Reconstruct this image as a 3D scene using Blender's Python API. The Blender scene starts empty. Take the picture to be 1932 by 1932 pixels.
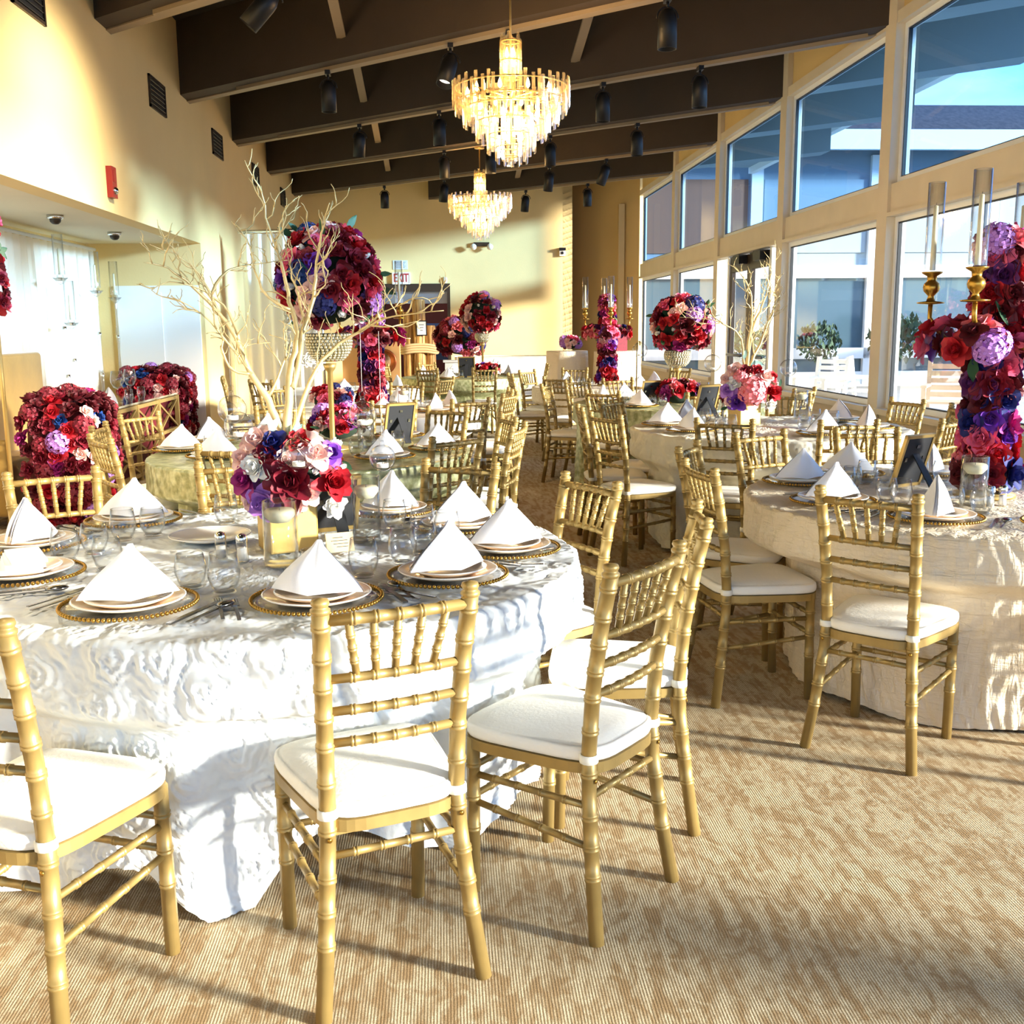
import bpy, bmesh, math, random
import numpy as np
from mathutils import Vector, Matrix

PI = math.pi
S = bpy.context.scene
COL = S.collection

# ------------------------------------------------------------------ camera
CAM_H = 1.46
def cam_axes(pit, yaw, rol):
    cy, sy, cp, sp = math.cos(yaw), math.sin(yaw), math.cos(pit), math.sin(pit)
    f = Vector((sy * cp, cy * cp, -sp)); r = Vector((cy, -sy, 0)); u = r.cross(f)
    c, s = math.cos(rol), math.sin(rol)
    return c * r + s * u, -s * r + c * u, f
cd = bpy.data.cameras.new('camera'); cam = bpy.data.objects.new('camera', cd); COL.objects.link(cam)
cd.sensor_width = 36; cd.lens = 36 * 1980.2 / 1932; cd.clip_start = 0.05; cd.clip_end = 400
_r, _u, _f = cam_axes(0.17471, 0.063055, -0.009056)
cam.matrix_world = Matrix(((_r.x, _u.x, -_f.x, 0), (_r.y, _u.y, -_f.y, 0), (_r.z, _u.z, -_f.z, CAM_H), (0, 0, 0, 1)))
S.camera = cam

# ------------------------------------------------------------------ world, sun, exposure
S.view_settings.view_transform = 'Standard'; S.view_settings.look = 'None'
S.view_settings.gamma = 1; S.view_settings.use_curve_mapping = False
S.view_settings.exposure = 2.0
S.cycles.max_bounces = 10; S.cycles.diffuse_bounces = 5; S.cycles.transparent_max_bounces = 24
S.cycles.transmission_bounces = 6; S.cycles.glossy_bounces = 3
S.cycles.caustics_reflective = False; S.cycles.caustics_refractive = False
S.cycles.sample_clamp_indirect = 6.0
W = bpy.data.worlds.new('sky'); S.world = W; W.use_nodes = True
SKY_STRENGTH = 1.05
def build_sky():
    nt = W.node_tree; N = nt.nodes; L = nt.links; N.clear()
    out = N.new('ShaderNodeOutputWorld'); bg = N.new('ShaderNodeBackground'); L.new(bg.outputs[0], out.inputs[0])
    tc = N.new('ShaderNodeTexCoord'); sep = N.new('ShaderNodeSeparateXYZ'); L.new(tc.outputs['Generated'], sep.inputs[0])
    ramp = N.new('ShaderNodeValToRGB'); L.new(sep.outputs['Z'], ramp.inputs[0])
    e = ramp.color_ramp.elements
    e[0].position = 0.0; e[0].color = (.5, .66, .84, 1); e[1].position = 1.0; e[1].color = (.12, .3, .75, 1)
    m = e.new(.12); m.color = (.22, .48, .95, 1)
    m = e.new(.4); m.color = (.16, .4, .88, 1)
    mp = N.new('ShaderNodeMapping'); L.new(tc.outputs['Generated'], mp.inputs[0]); mp.inputs['Scale'].default_value = (1.6, 1.6, 5)
    no = N.new('ShaderNodeTexNoise'); L.new(mp.outputs[0], no.inputs[0]); no.inputs['Scale'].default_value = 2.2; no.inputs['Detail'].default_value = 6
    cr = N.new('ShaderNodeValToRGB'); L.new(no.outputs[0], cr.inputs[0])
    cr.color_ramp.elements[0].position = .5; cr.color_ramp.elements[1].position = .8
    mx = N.new('ShaderNodeMix'); mx.data_type = 'RGBA'; L.new(cr.outputs[0], mx.inputs[0]); L.new(ramp.outputs[0], mx.inputs[6]); mx.inputs[7].default_value = (.9, .93, .97, 1)
    L.new(mx.outputs[2], bg.inputs[0]); bg.inputs[1].default_value = SKY_STRENGTH
build_sky()
sd = bpy.data.lights.new('sun', 'SUN'); sun = bpy.data.objects.new('sun', sd); COL.objects.link(sun)
sd.energy = 5.0; sd.angle = math.radians(7); sd.color = (1, .94, .83)
sun.rotation_euler = Vector((-.88, .40, -.165)).to_track_quat('-Z', 'Y').to_euler()

# ------------------------------------------------------------------ materials
def lin(h):
    h = h.lstrip('#'); v = [int(h[i:i + 2], 16) / 255 for i in (0, 2, 4)]
    return tuple(c / 12.92 if c <= .04045 else ((c + .055) / 1.055) ** 2.4 for c in v)
def bsdf(name):
    m = bpy.data.materials.new(name); m.use_nodes = True
    return m, m.node_tree, m.node_tree.nodes['Principled BSDF']
def pbr(name, hexc, rough=.5, metal=0, var=0.0, vscale=8, bump=0, bscale=60, sheen=0, trans=0, coat=0):
    m, nt, b = bsdf(name); c = lin(hexc)
    b.inputs['Base Color'].default_value = (*c, 1); b.inputs['Roughness'].default_value = rough; b.inputs['Metallic'].default_value = metal
    if sheen: b.inputs['Sheen Weight'].default_value = sheen
    if coat: b.inputs['Coat Weight'].default_value = coat
    if var:
        tc = nt.nodes.new('ShaderNodeTexCoord'); n = nt.nodes.new('ShaderNodeTexNoise'); n.inputs['Scale'].default_value = vscale; n.inputs['Detail'].default_value = 4
        nt.links.new(tc.outputs['Object'], n.inputs[0])
        r = nt.nodes.new('ShaderNodeValToRGB'); nt.links.new(n.outputs[0], r.inputs[0])
        r.color_ramp.elements[0].position = .3; r.color_ramp.elements[1].position = .7
        r.color_ramp.elements[0].color = (*[x * (1 - var) for x in c], 1); r.color_ramp.elements[1].color = (*[min(1, x * (1 + var)) for x in c], 1)
        nt.links.new(r.outputs[0], b.inputs['Base Color'])
    if bump:
        tc = nt.nodes.new('ShaderNodeTexCoord'); n = nt.nodes.new('ShaderNodeTexNoise'); n.inputs['Scale'].default_value = bscale; n.inputs['Detail'].default_value = 3
        nt.links.new(tc.outputs['Object'], n.inputs[0])
        bp = nt.nodes.new('ShaderNodeBump'); bp.inputs['Strength'].default_value = bump; bp.inputs['Distance'].default_value = .01
        nt.links.new(n.outputs[0], bp.inputs['Height']); nt.links.new(bp.outputs[0], b.inputs['Normal'])
    return m
def glass(name, tint=(1, 1, 1), refl=1.0, edge=.12, rough=0.02, dark=1.0):
    """thin clear glass: transparent with a Fresnel reflection"""
    m = bpy.data.materials.new(name); m.use_nodes = True; nt = m.node_tree; N = nt.nodes; N.clear()
    out = N.new('ShaderNodeOutputMaterial'); tr = N.new('ShaderNodeBsdfTransparent'); gl = N.new('ShaderNodeBsdfGlossy'); mx = N.new('ShaderNodeMixShader')
    tr.inputs[0].default_value = (*tint, 1); gl.inputs['Roughness'].default_value = rough
    lw = N.new('ShaderNodeLayerWeight'); lw.inputs[0].default_value = .5
    em = N.new('ShaderNodeMix'); em.data_type = 'RGBA'; p2 = N.new('ShaderNodeMath'); p2.operation = 'POWER'; p2.inputs[1].default_value = 4.0; nt.links.new(lw.outputs['Facing'], p2.inputs[0]); nt.links.new(p2.outputs[0], em.inputs[0]); em.inputs[6].default_value = (*tint, 1); em.inputs[7].default_value = (*[c * dark for c in tint], 1); nt.links.new(em.outputs[2], tr.inputs[0])
    pw = N.new('ShaderNodeMath'); pw.operation = 'POWER'; pw.inputs[1].default_value = 3.2; nt.links.new(lw.outputs['Facing'], pw.inputs[0])
    mul = N.new('ShaderNodeMath'); mul.operation = 'MULTIPLY_ADD'; mul.inputs[1].default_value = refl; mul.inputs[2].default_value = edge; nt.links.new(pw.outputs[0], mul.inputs[0])
    nt.links.new(mul.outputs[0], mx.inputs[0]); nt.links.new(tr.outputs[0], mx.inputs[1]); nt.links.new(gl.outputs[0], mx.inputs[2]); nt.links.new(mx.outputs[0], out.inputs[0])
    return m
def emit(name, col, s):
    m = bpy.data.materials.new(name); m.use_nodes = True; nt = m.node_tree; nt.nodes.clear()
    o = nt.nodes.new('ShaderNodeOutputMaterial'); e = nt.nodes.new('ShaderNodeEmission'); e.inputs[0].default_value = (*col, 1); e.inputs[1].default_value = s
    nt.links.new(e.outputs[0], o.inputs[0]); return m
def thin_cloth(name, hexc, t=.5):
    m, nt, b = bsdf(name); c = lin(hexc); b.inputs['Base Color'].default_value = (*c, 1); b.inputs['Roughness'].default_value = .9
    tl = nt.nodes.new('ShaderNodeBsdfTranslucent'); tl.inputs[0].default_value = (*c, 1); mx = nt.nodes.new('ShaderNodeMixShader'); mx.inputs[0].default_value = t
    out = nt.nodes['Material Output']; nt.links.new(b.outputs[0], mx.inputs[1]); nt.links.new(tl.outputs[0], mx.inputs[2]); nt.links.new(mx.outputs[0], out.inputs[0])
    return m
def carpet_mat():
    m, nt, b = bsdf('carpet'); N = nt.nodes; L = nt.links; b.inputs['Roughness'].default_value = .95
    tc = N.new('ShaderNodeTexCoord')
    mp = N.new('ShaderNodeMapping'); L.new(tc.outputs['Object'], mp.inputs[0]); mp.inputs['Scale'].default_value = (1, .6, 1)
    n1 = N.new('ShaderNodeTexNoise'); L.new(mp.outputs[0], n1.inputs[0]); n1.inputs['Scale'].default_value = 20; n1.inputs['Detail'].default_value = 3; n1.inputs['Distortion'].default_value = 1.5
    mp2 = N.new('ShaderNodeMapping'); L.new(tc.outputs['Object'], mp2.inputs[0]); mp2.inputs['Scale'].default_value = (1, .12, 1)
    n2 = N.new('ShaderNodeTexNoise'); L.new(mp2.outputs[0], n2.inputs[0]); n2.inputs['Scale'].default_value = 34; n2.inputs['Detail'].default_value = 2
    add = N.new('ShaderNodeMath'); add.operation = 'ADD'; L.new(n1.outputs[0], add.inputs[0]); L.new(n2.outputs[0], add.inputs[1])
    r = N.new('ShaderNodeValToRGB'); L.new(add.outputs[0], r.inputs[0]); r.color_ramp.elements[0].position = .92 * .5 + .44; r.color_ramp.elements[1].position = 1.0
    r.color_ramp.elements[0].position = .90; r.color_ramp.elements[1].position = 1.08
    h = N.new('ShaderNodeMapRange'); L.new(add.outputs[0], h.inputs[0]); h.inputs[1].default_value = .84; h.inputs[2].default_value = 1.12
    # ribs of the loop pile running along the room
    w = N.new('ShaderNodeTexWave'); L.new(tc.outputs['Object'], w.inputs[0]); w.bands_direction = 'X'; w.inputs['Scale'].default_value = 44; w.inputs['Distortion'].default_value = 3.5; w.inputs['Detail'].default_value = 2; w.inputs['Detail Scale'].default_value = 9
    n3 = N.new('ShaderNodeTexNoise'); L.new(tc.outputs['Object'], n3.inputs[0]); n3.inputs['Scale'].default_value = 330; n3.inputs['Detail'].default_value = 1
    ca = N.new('ShaderNodeMix'); ca.data_type = 'RGBA'; L.new(w.outputs['Fac'], ca.inputs[0]); ca.inputs[6].default_value = (*lin('#9a7d52'), 1); ca.inputs[7].default_value = (*lin('#efdfbb'), 1)
    cb = N.new('ShaderNodeMix'); cb.data_type = 'RGBA'; L.new(n3.outputs[0], cb.inputs[0]); cb.inputs[6].default_value = (*lin('#8a6b42'), 1); cb.inputs[7].default_value = (*lin('#bf9f72'), 1)
    mx = N.new('ShaderNodeMix'); mx.data_type = 'RGBA'; L.new(h.outputs[0], mx.inputs[0]); L.new(cb.outputs[2], mx.inputs[6]); L.new(ca.outputs[2], mx.inputs[7])
    m2 = N.new('ShaderNodeMix'); m2.data_type = 'RGBA'; m2.blend_type = 'MULTIPLY'; m2.inputs[0].default_value = .35; L.new(mx.outputs[2], m2.inputs[6])
    r3 = N.new('ShaderNodeValToRGB'); L.new(n3.outputs[0], r3.inputs[0]); r3.color_ramp.elements[0].position = .35; r3.color_ramp.elements[0].color = (.45, .42, .4, 1); r3.color_ramp.elements[1].position = .6; r3.color_ramp.elements[1].color = (1, 1, 1, 1)
    L.new(r3.outputs[0], m2.inputs[7]); L.new(m2.outputs[2], b.inputs['Base Color'])
    bp = N.new('ShaderNodeBump'); bp.inputs['Strength'].default_value = .5; bp.inputs['Distance'].default_value = .006; L.new(w.outputs['Fac'], bp.inputs['Height']); L.new(bp.outputs[0], b.inputs['Normal'])
    return m
def wall_mat(name, hexc, var=.05):
    return pbr(name, hexc, .85, 0, var, .9, .12, 40)
def sequin_mat():
    m, nt, b = bsdf('sequin'); N = nt.nodes; L = nt.links
    tc = N.new('ShaderNodeTexCoord'); v = N.new('ShaderNodeTexVoronoi'); v.inputs['Scale'].default_value = 120; L.new(tc.outputs['Object'], v.inputs[0])
    n = N.new('ShaderNodeTexNoise'); n.inputs['Scale'].default_value = 22; n.inputs['Detail'].default_value = 6; L.new(tc.outputs['Object'], n.inputs[0])
    r = N.new('ShaderNodeValToRGB'); L.new(n.outputs[0], r.inputs[0]); r.color_ramp.elements[0].position = .35; r.color_ramp.elements[1].position = .68
    r.color_ramp.elements[0].color = (*lin('#8d8f5c'), 1); r.color_ramp.elements[1].color = (*lin('#d2d2a4'), 1)
    L.new(r.outputs[0], b.inputs['Base Color']); b.inputs['Metallic'].default_value = .35; b.inputs['Roughness'].default_value = .35
    bp = N.new('ShaderNodeBump'); bp.inputs['Strength'].default_value = 1; bp.inputs['Distance'].default_value = .012; L.new(v.outputs['Color'], bp.inputs['Height']); L.new(bp.outputs[0], b.inputs['Normal'])
    return m
def crinkle_mat():
    m, nt, b = bsdf('crinkle_taffeta'); N = nt.nodes; L = nt.links; b.inputs['Roughness'].default_value = .5; b.inputs['Base Color'].default_value = (*lin('#ead9bc'), 1)
    tc = N.new('ShaderNodeTexCoord'); hs = []
    for sc, dist in (((38, 38, 7), 1.2), ((7, 7, 46), 1.5)):
        mp = N.new('ShaderNodeMapping'); mp.inputs['Scale'].default_value = sc; L.new(tc.outputs['Object'], mp.inputs[0])
        n = N.new('ShaderNodeTexNoise'); n.inputs['Scale'].default_value = 1.0; n.inputs['Detail'].default_value = 4; n.inputs['Distortion'].default_value = dist; L.new(mp.outputs[0], n.inputs[0]); hs.append(n)
    w = N.new('ShaderNodeTexNoise'); w.inputs['Scale'].default_value = 2.2; L.new(tc.outputs['Object'], w.inputs[0])
    mx = N.new('ShaderNodeMix'); L.new(w.outputs[0], mx.inputs[0]); L.new(hs[0].outputs[0], mx.inputs[2]); L.new(hs[1].outputs[0], mx.inputs[3])
    bp = N.new('ShaderNodeBump'); bp.inputs['Strength'].default_value = .9; bp.inputs['Distance'].default_value = .02; L.new(mx.outputs[0], bp.inputs['Height']); L.new(bp.outputs[0], b.inputs['Normal'])
    return m
def wood_mat():
    m, nt, b = bsdf('log_wood'); N = nt.nodes; L = nt.links
    tc = N.new('ShaderNodeTexCoord'); mp = N.new('ShaderNodeMapping'); mp.inputs['Scale'].default_value = (18, 18, 1.6); L.new(tc.outputs['Object'], mp.inputs[0])
    n = N.new('ShaderNodeTexNoise'); n.inputs['Scale'].default_value = 1.6; n.inputs['Detail'].default_value = 5; L.new(mp.outputs[0], n.inputs[0])
    r = N.new('ShaderNodeValToRGB'); L.new(n.outputs[0], r.inputs[0]); r.color_ramp.elements[0].position = .35; r.color_ramp.elements[1].position = .65
    r.color_ramp.elements[0].color = (*lin('#8a5a26'), 1); r.color_ramp.elements[1].color = (*lin('#dca860'), 1)
    L.new(r.outputs[0], b.inputs['Base Color']); b.inputs['Roughness'].default_value = .6
    return m
def crystal_mat():
    m = bpy.data.materials.new('crystal'); m.use_nodes = True; nt = m.node_tree; N = nt.nodes; N.clear()
    out = N.new('ShaderNodeOutputMaterial'); tr = N.new('ShaderNodeBsdfTransparent'); gl = N.new('ShaderNodeBsdfGlossy'); tl = N.new('ShaderNodeBsdfTranslucent')
    tl.inputs[0].default_value = (1, .86, .6, 1); tr.inputs[0].default_value = (1, .95, .86, 1); gl.inputs['Roughness'].default_value = .08
    a = N.new('ShaderNodeMixShader'); a.inputs[0].default_value = .1; b = N.new('ShaderNodeMixShader'); b.inputs[0].default_value = .24
    nt.links.new(tr.outputs[0], a.inputs[1]); nt.links.new(tl.outputs[0], a.inputs[2]); nt.links.new(a.outputs[0], b.inputs[1]); nt.links.new(gl.outputs[0], b.inputs[2]); nt.links.new(b.outputs[0], out.inputs[0])
    return m
M = dict(
    carpet=carpet_mat(), wall=wall_mat('wall_paint', '#e6c98c'), wall_shaded=wall_mat('wall_paint_shaded', '#cfae74'), soffit=wall_mat('soffit_paint', '#e0d2b4'),
    beam=pbr('beam_paint', '#3b2f25', .75, 0, .1, 2, .1, 30), ceil=pbr('ceiling_paint', '#2c241d', .9), black=pbr('black_metal', '#17171a', .45, .3), track=pbr('track_paint', '#8d7c66', .6),
    frame=pbr('window_paint', '#ddd0b8', .55, 0, .04, 3), white=pbr('white_paint', '#f3f0ea', .5), gasket=pbr('gasket', '#22262a', .6), alu=pbr('white_aluminium', '#eef2f4', .35),
    glassup=glass('tinted_glass', (.27, .5, .8), .4, .035), glass=glass('clear_glass', (.9, .94, .95), .5, .04), ware=glass('glassware', (.98, .985, .985), .75, .05, .015, .5), bronze=pbr('bronze_frame', '#3c3026', .4, .4),
    gold=pbr('gold_paint', '#a38850', .42, .45, .12, 14), goldm=pbr('gold_metal', '#cfae6a', .33, .75), brass=pbr('brass', '#b58a3a', .28, .9), goldbox=pbr('gold_box', '#dcb867', .42, .45, .08, 20),
    cushion=pbr('cushion_fabric', '#f4eee0', .85, 0, .02, 6, .15, 90, .2), strap=pbr('strap_fabric', '#f0ead9', .8), napkin=pbr('napkin_linen', '#f6f6fa', .75, 0, 0, 1, .06, 300), rosette=pbr('rosette_taffeta', '#e6e9e8', .75, 0, .02, 9),
    rosette_ivory=pbr('rosette_ivory', '#e6ddc6', .6, 0, .04, 9), ivory=crinkle_mat(), whitecloth=pbr('white_cloth', '#f4f0e6', .8), sequin=sequin_mat(), lace=thin_cloth('lace', '#fdfcf8', .2), sheer=thin_cloth('sheer_drape', '#fbf4e4', .45),
    plate=pbr('plate_blush', '#ecd4b4', .25, 0, 0, 1, 0, 1, 0, 0, .4), china=pbr('white_china', '#f3ede4', .2, 0, 0, 1, 0, 1, 0, 0, .4), steel=pbr('steel', '#8d8a86', .22, 1), greyleg=pbr('grey_steel', '#868b92', .4, .6),
    branch=pbr('gold_branch', '#dcc48c', .38, .35, .25, 12), stem=pbr('leaf_green', '#2c5434', .6), core=pbr('floral_foam', '#1d2c1c', .9), sage=pbr('eucalyptus', '#8fb0a8', .7), wax=pbr('candle_wax', '#f6ecc8', .5), clearware=glass('clear_glassware', (.985, .99, .99), 1.1, .07, .01, .3), water=glass('water', (.97, .985, .98), .4, .03),
    redplastic=pbr('red_plastic', '#8e1f1c', .4), chrome=pbr('chrome', '#d6d6d6', .12, 1), plastic=pbr('ivory_plastic', '#e8e2d4', .5), signred=pbr('sign_red', '#b0232c', .5), ink=pbr('ink', '#3a3a3c', .6), paper=pbr('card_paper', '#c8ac80', .7),
    maroon=pbr('maroon_wall', '#4a1520', .7), blue=pbr('blue_panel', '#123a7a', .6), wood=wood_mat(), tan=pbr('tan_laminate', '#c69a66', .5), redgoldtrim=pbr('copper', '#9a5430', .35, .7), rope=pbr('rope', '#c9a878', .85),
    throne=pbr('gold_velvet', '#a07c34', .5, .3, .12, 4, .1, 20, .3), mirror=pbr('mirror_top', '#d9dbd8', .08, 1), crystalbowl=pbr('crystal_beads', '#d9cfae', .2, .7, .2, 60), crystal=crystal_mat(), bulb=emit('bulb_glow', (1, .62, .22), 12), lens=emit('lamp_lens', (1, .85, .65), 1.5),
    deck=pbr('deck', '#b5a996', .8, 0, .08, 2), ext=pbr('exterior_paint', '#8b9ba4', .7), soffit_ext=pbr('exterior_soffit', '#8fa0aa', .8), roof=pbr('roof_shingle', '#5a463c', .9, 0, .3, 10), brownpanel=pbr('brown_panel', '#8a5c44', .7), extwhite=pbr('exterior_white', '#f4f4f0', .6), teak=pbr('patio_wood', '#d8b894', .7, 0, .1, 5),
    foliage=pbr('foliage', '#3c5238', .8, 0, .35, 3), facade_glass=pbr('facade_glass', '#4c626c', .15, .0), stone=pbr('grey_stone', '#8c8a86', .8, 0, .2, 3), plainwhite=pbr('cabinet_white', '#f2f0ea', .5), velvetblack=pbr('frame_backing', '#1c1c1f', .7), siding=pbr('sill_siding', '#cdb894', .6))
PAL = dict(burgundy='#7c1024', red='#b01220', deepred='#5a0a16', blush='#f2c6bc', pink='#e05f80', coral='#ea7f86', magenta='#a3216f', plum='#5c1f5e', purple='#6c2f9c', lavender='#b47acb', navy='#141c62', blue='#1c4490', cream='#f7efe6')
FM = {k: pbr('petal_' + k, v, .62, 0, .18, 30) for k, v in PAL.items()}

# ------------------------------------------------------------------ mesh builder
class MB:
    def __init__(s): s.v = []; s.f = []; s.flat = set()
    def add(s, vs, fs, flat=False):
        o = len(s.v); s.v.extend([tuple(v) for v in vs])
        for f in fs:
            if flat: s.flat.add(len(s.f))
            s.f.append(tuple(i + o for i in f))
        return s
    def box(s, c, d, rz=0, tilt=None):
        x, y, z = d[0] / 2, d[1] / 2, d[2] / 2
        vs = [Vector((a * x, b * y, e * z)) for e in (-1, 1) for b in (-1, 1) for a in (-1, 1)]
        R = Matrix.Rotation(rz, 3, 'Z')
        if tilt is not None: R = tilt
        return s.add([R @ v + Vector(c) for v in vs], [(0, 2, 3, 1), (4, 5, 7, 6), (0, 1, 5, 4), (2, 6, 7, 3), (0, 4, 6, 2), (1, 3, 7, 5)], True)
    def bx(s, x0, x1, y0, y1, z0, z1): return s.box(((x0 + x1) / 2, (y0 + y1) / 2, (z0 + z1) / 2), (x1 - x0, y1 - y0, z1 - z0))
    def prism(s, poly, z0, z1):
        n = len(poly)
        return s.add([(x, y, z0) for x, y in poly] + [(x, y, z1) for x, y in poly], [tuple(range(n))[::-1], tuple(range(n, 2 * n))] + [(i, (i + 1) % n, n + (i + 1) % n, n + i) for i in range(n)], True)
    def bar(s, a, b, w, h):
        a, b = Vector(a), Vector(b); d = (b - a); l = d.length; R = d.to_track_quat('Z', 'Y').to_matrix()
        return s.box((a + b) / 2, (w, h, l), tilt=R)
    def tube(s, pts, rad, n=8, cap=True, closed=False):
        pts = [Vector(p) for p in pts]; m = len(pts)
        if not hasattr(rad, '__len__'): rad = [rad] * m
        up = None; vs = []
        for i in range(m):
            if closed: d = pts[(i + 1) % m] - pts[i - 1]
            else: d = pts[min(i + 1, m - 1)] - pts[max(i - 1, 0)]
            if d.length < 1e-9: d = Vector((0, 0, 1))
            d.normalize()
            if up is None: up = Vector((0, 0, 1)) if abs(d.z) < .9 else Vector((1, 0, 0))
            u = (up - d * up.dot(d))
            if u.length < 1e-6: u = d.orthogonal()
            u.normalize(); w = d.cross(u); up = u
            for k in range(n):
                a = 2 * PI * k / n; vs.append(pts[i] + (u * math.cos(a) + w * math.sin(a)) * rad[i])
        fs = []
        for i in range(m if closed else m - 1):
            j = (i + 1) % m
            for k in range(n): fs.append((i * n + k, i * n + (k + 1) % n, j * n + (k + 1) % n, j * n + k))
        if cap and not closed: fs += [tuple(range(n))[::-1], tuple(range((m - 1) * n, m * n))]
        return s.add(vs, fs)
    def lathe(s, prof, n=24, o=(0, 0, 0)):
        vs = []; idx = []
        for r, z in prof:
            if r < 1e-6: idx.append([len(vs)] * n); vs.append((o[0], o[1], o[2] + z))
            else:
                idx.append([len(vs) + k for k in range(n)])
                vs += [(o[0] + r * math.cos(2 * PI * k / n), o[1] + r * math.sin(2 * PI * k / n), o[2] + z) for k in range(n)]
        fs = []
        for a, b in zip(idx, idx[1:]):
            for k in range(n):
                q = []
                for i in (a[k], a[(k + 1) % n], b[(k + 1) % n], b[k]):
                    if i not in q: q.append(i)
                if len(q) > 2: fs.append(tuple(q))
        return s.add(vs, fs)
    def ball(s, c, r, n=10, m=6, sq=(1, 1, 1)):
        o = MB().lathe([(r * math.sin(PI * i / m), -r * math.cos(PI * i / m)) for i in range(m + 1)], n)
        return s.add([(c[0] + x * sq[0], c[1] + y * sq[1], c[2] + z * sq[2]) for x, y, z in o.v], o.f)
    def join(s, o, T=None):
        b = len(s.f)
        s.add([(T @ Vector(v)) for v in o.v] if T is not None else o.v, o.f)
        for i in o.flat: s.flat.add(b + i)
        return s
    def mesh(s, name):
        me = bpy.data.meshes.new(name); me.from_pydata(s.v, [], s.f)
        sm = np.ones(len(s.f), bool)
        for i in s.flat: sm[i] = False
        me.polygons.foreach_set('use_smooth', sm); me.update(); return me
def np_mesh(name, V, F):
    me = bpy.data.meshes.new(name); nv, nf = len(V), len(F)
    me.vertices.add(nv); me.vertices.foreach_set('co', np.ascontiguousarray(V, np.float32).ravel())
    me.loops.add(nf * 4); me.loops.foreach_set('vertex_index', np.ascontiguousarray(F, np.int32).ravel())
    me.polygons.add(nf); me.polygons.foreach_set('loop_start', np.arange(0, nf * 4, 4, dtype=np.int32)); me.polygons.foreach_set('loop_total', np.full(nf, 4, np.int32))
    me.polygons.foreach_set('use_smooth', np.ones(nf, bool)); me.update(); me.validate(); return me
def obj(name, me, mat=None, parent=None, loc=(0, 0, 0), rot=(0, 0, 0), scale=None, label=None, cat=None, group=None, kind=None):
    if isinstance(me, MB): me = me.mesh(name)
    if mat is not None and me is not None and len(me.materials) == 0: me.materials.append(M[mat] if isinstance(mat, str) else mat)
    o = bpy.data.objects.new(name, me); COL.objects.link(o)
    o.location = loc; o.rotation_euler = rot
    if scale is not None: o.scale = scale if hasattr(scale, '__len__') else (scale,) * 3
    if parent is not None: o.parent = parent
    for k, v in (('label', label), ('category', cat), ('group', group), ('kind', kind)):
        if v: o[k] = v
    if mat is not None and me is not None:
        mm = M[mat] if isinstance(mat, str) else mat
        if me.materials[0] is not mm: o.material_slots[0].link = 'OBJECT'; o.material_slots[0].material = mm
    return o
def thing(name, label, cat, loc=(0, 0, 0), rz=0, group=None, kind=None, scale=None):
    return obj(name, None, None, None, loc, (0, 0, rz), scale, label, cat, group, kind)
def struct(name, mb, mat, parent=None): return obj(name, mb, mat, parent, kind=None if parent else 'structure')
CACHE = {}
def cached(key, fn):
    if key not in CACHE: CACHE[key] = fn().mesh(key)
    return CACHE[key]
def polyline(pts, t):
    """point on a polyline by arc-length share"""
    P = [Vector(p) for p in pts]; L = [(b - a).length for a, b in zip(P, P[1:])]; d = t * sum(L)
    for a, b, l in zip(P, P[1:], L):
        if d <= l: return a.lerp(b, d / l if l else 0)
        d -= l
    return P[-1]

# ------------------------------------------------------------------ room
XL, XR, YB, YN = -2.86, 4.0, 22.2, -5.0
ZB, ZC = 4.03, 4.80          # underside of the beams, ceiling
YA = 13.06                    # far end of the alcove
struct('floor', MB().bx(-4.2, XR, YN - .3, YB + 6, -.12, 0), 'carpet')
ceil = struct('ceiling', MB().bx(-4.4, XR + .1, YN - .3, YB + 1.0, ZC, ZC + .12), 'ceil')
struct('wall_left', MB().bx(XL - .2, XL, YN, YA, 2.47, ZC).bx(XL - .2, XL, YA, YB, 0, ZC).bx(-4.2, XL - .2, YA, YA + .15, 0, 2.6), 'wall')
struct('trim_1', MB().bx(-4.2, XL - .2, YN, YA, 2.47, 2.60), 'soffit')
struct('wall_alcove', MB().bx(-4.35, -4.2, YN, YA + .15, 0, 2.6), 'wall')
struct('door_2', MB().bx(-3.9, XL - .05, YA - .03, YA, 0, 1.98).bx(-3.87, -3.35, YA - .045, YA - .03, .1, 1.9), 'plainwhite')
DX0, DX1, DZ = -1.19, .10, 2.29
struct('wall_back', MB().bx(XL, DX0, YB, YB + .25, 0, ZC).bx(DX1, 2.70, YB, YB + .25, 0, ZC).bx(DX0, DX1, YB, YB + .25, DZ, ZC).bx(2.5, 2.70, YB, YB + 1.2, 0, ZC), 'wall')
struct('wall_end', MB().prism([(2.70, 23.3), (4.0, 21.65), (4.1, 21.75), (2.8, 23.45)], 0, ZC), 'wall_shaded')  # wall paint darkened: shade of the side turned from the windows, in the colour
struct('trim_2', MB().bx(3.62, 3.74, 21.92, 22.06, 0, 3.9), 'wall_shaded')
hall = struct('wall_hall', MB().bx(DX0 - 2, DX1 + 2, YB + 4, YB + 4.1, 0, 3).bx(DX0 - 2.1, DX0 - 2, YB + .25, YB + 4, 0, 3).bx(DX1 + 2, DX1 + 2.1, YB + .25, YB + 4, 0, 3).bx(DX0 - 2, DX1 + 2, YB + .25, YB + 4, 2.7, 2.8), 'maroon')
d1 = obj('door_1', None, kind='structure')
obj('door_frame', MB().bx(DX0 - .06, DX0, YB - .03, YB + .25, 0, DZ + .06).bx(DX1, DX1 + .06, YB - .03, YB + .25, 0, DZ + .06).bx(DX0, DX1, YB - .03, YB + .25, DZ - .1, DZ + .06), 'bronze', d1)
obj('door_header', MB().bx(DX0, DX1, YB + .06, YB + .2, DZ - .34, DZ - .1), 'greyleg', d1)
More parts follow.
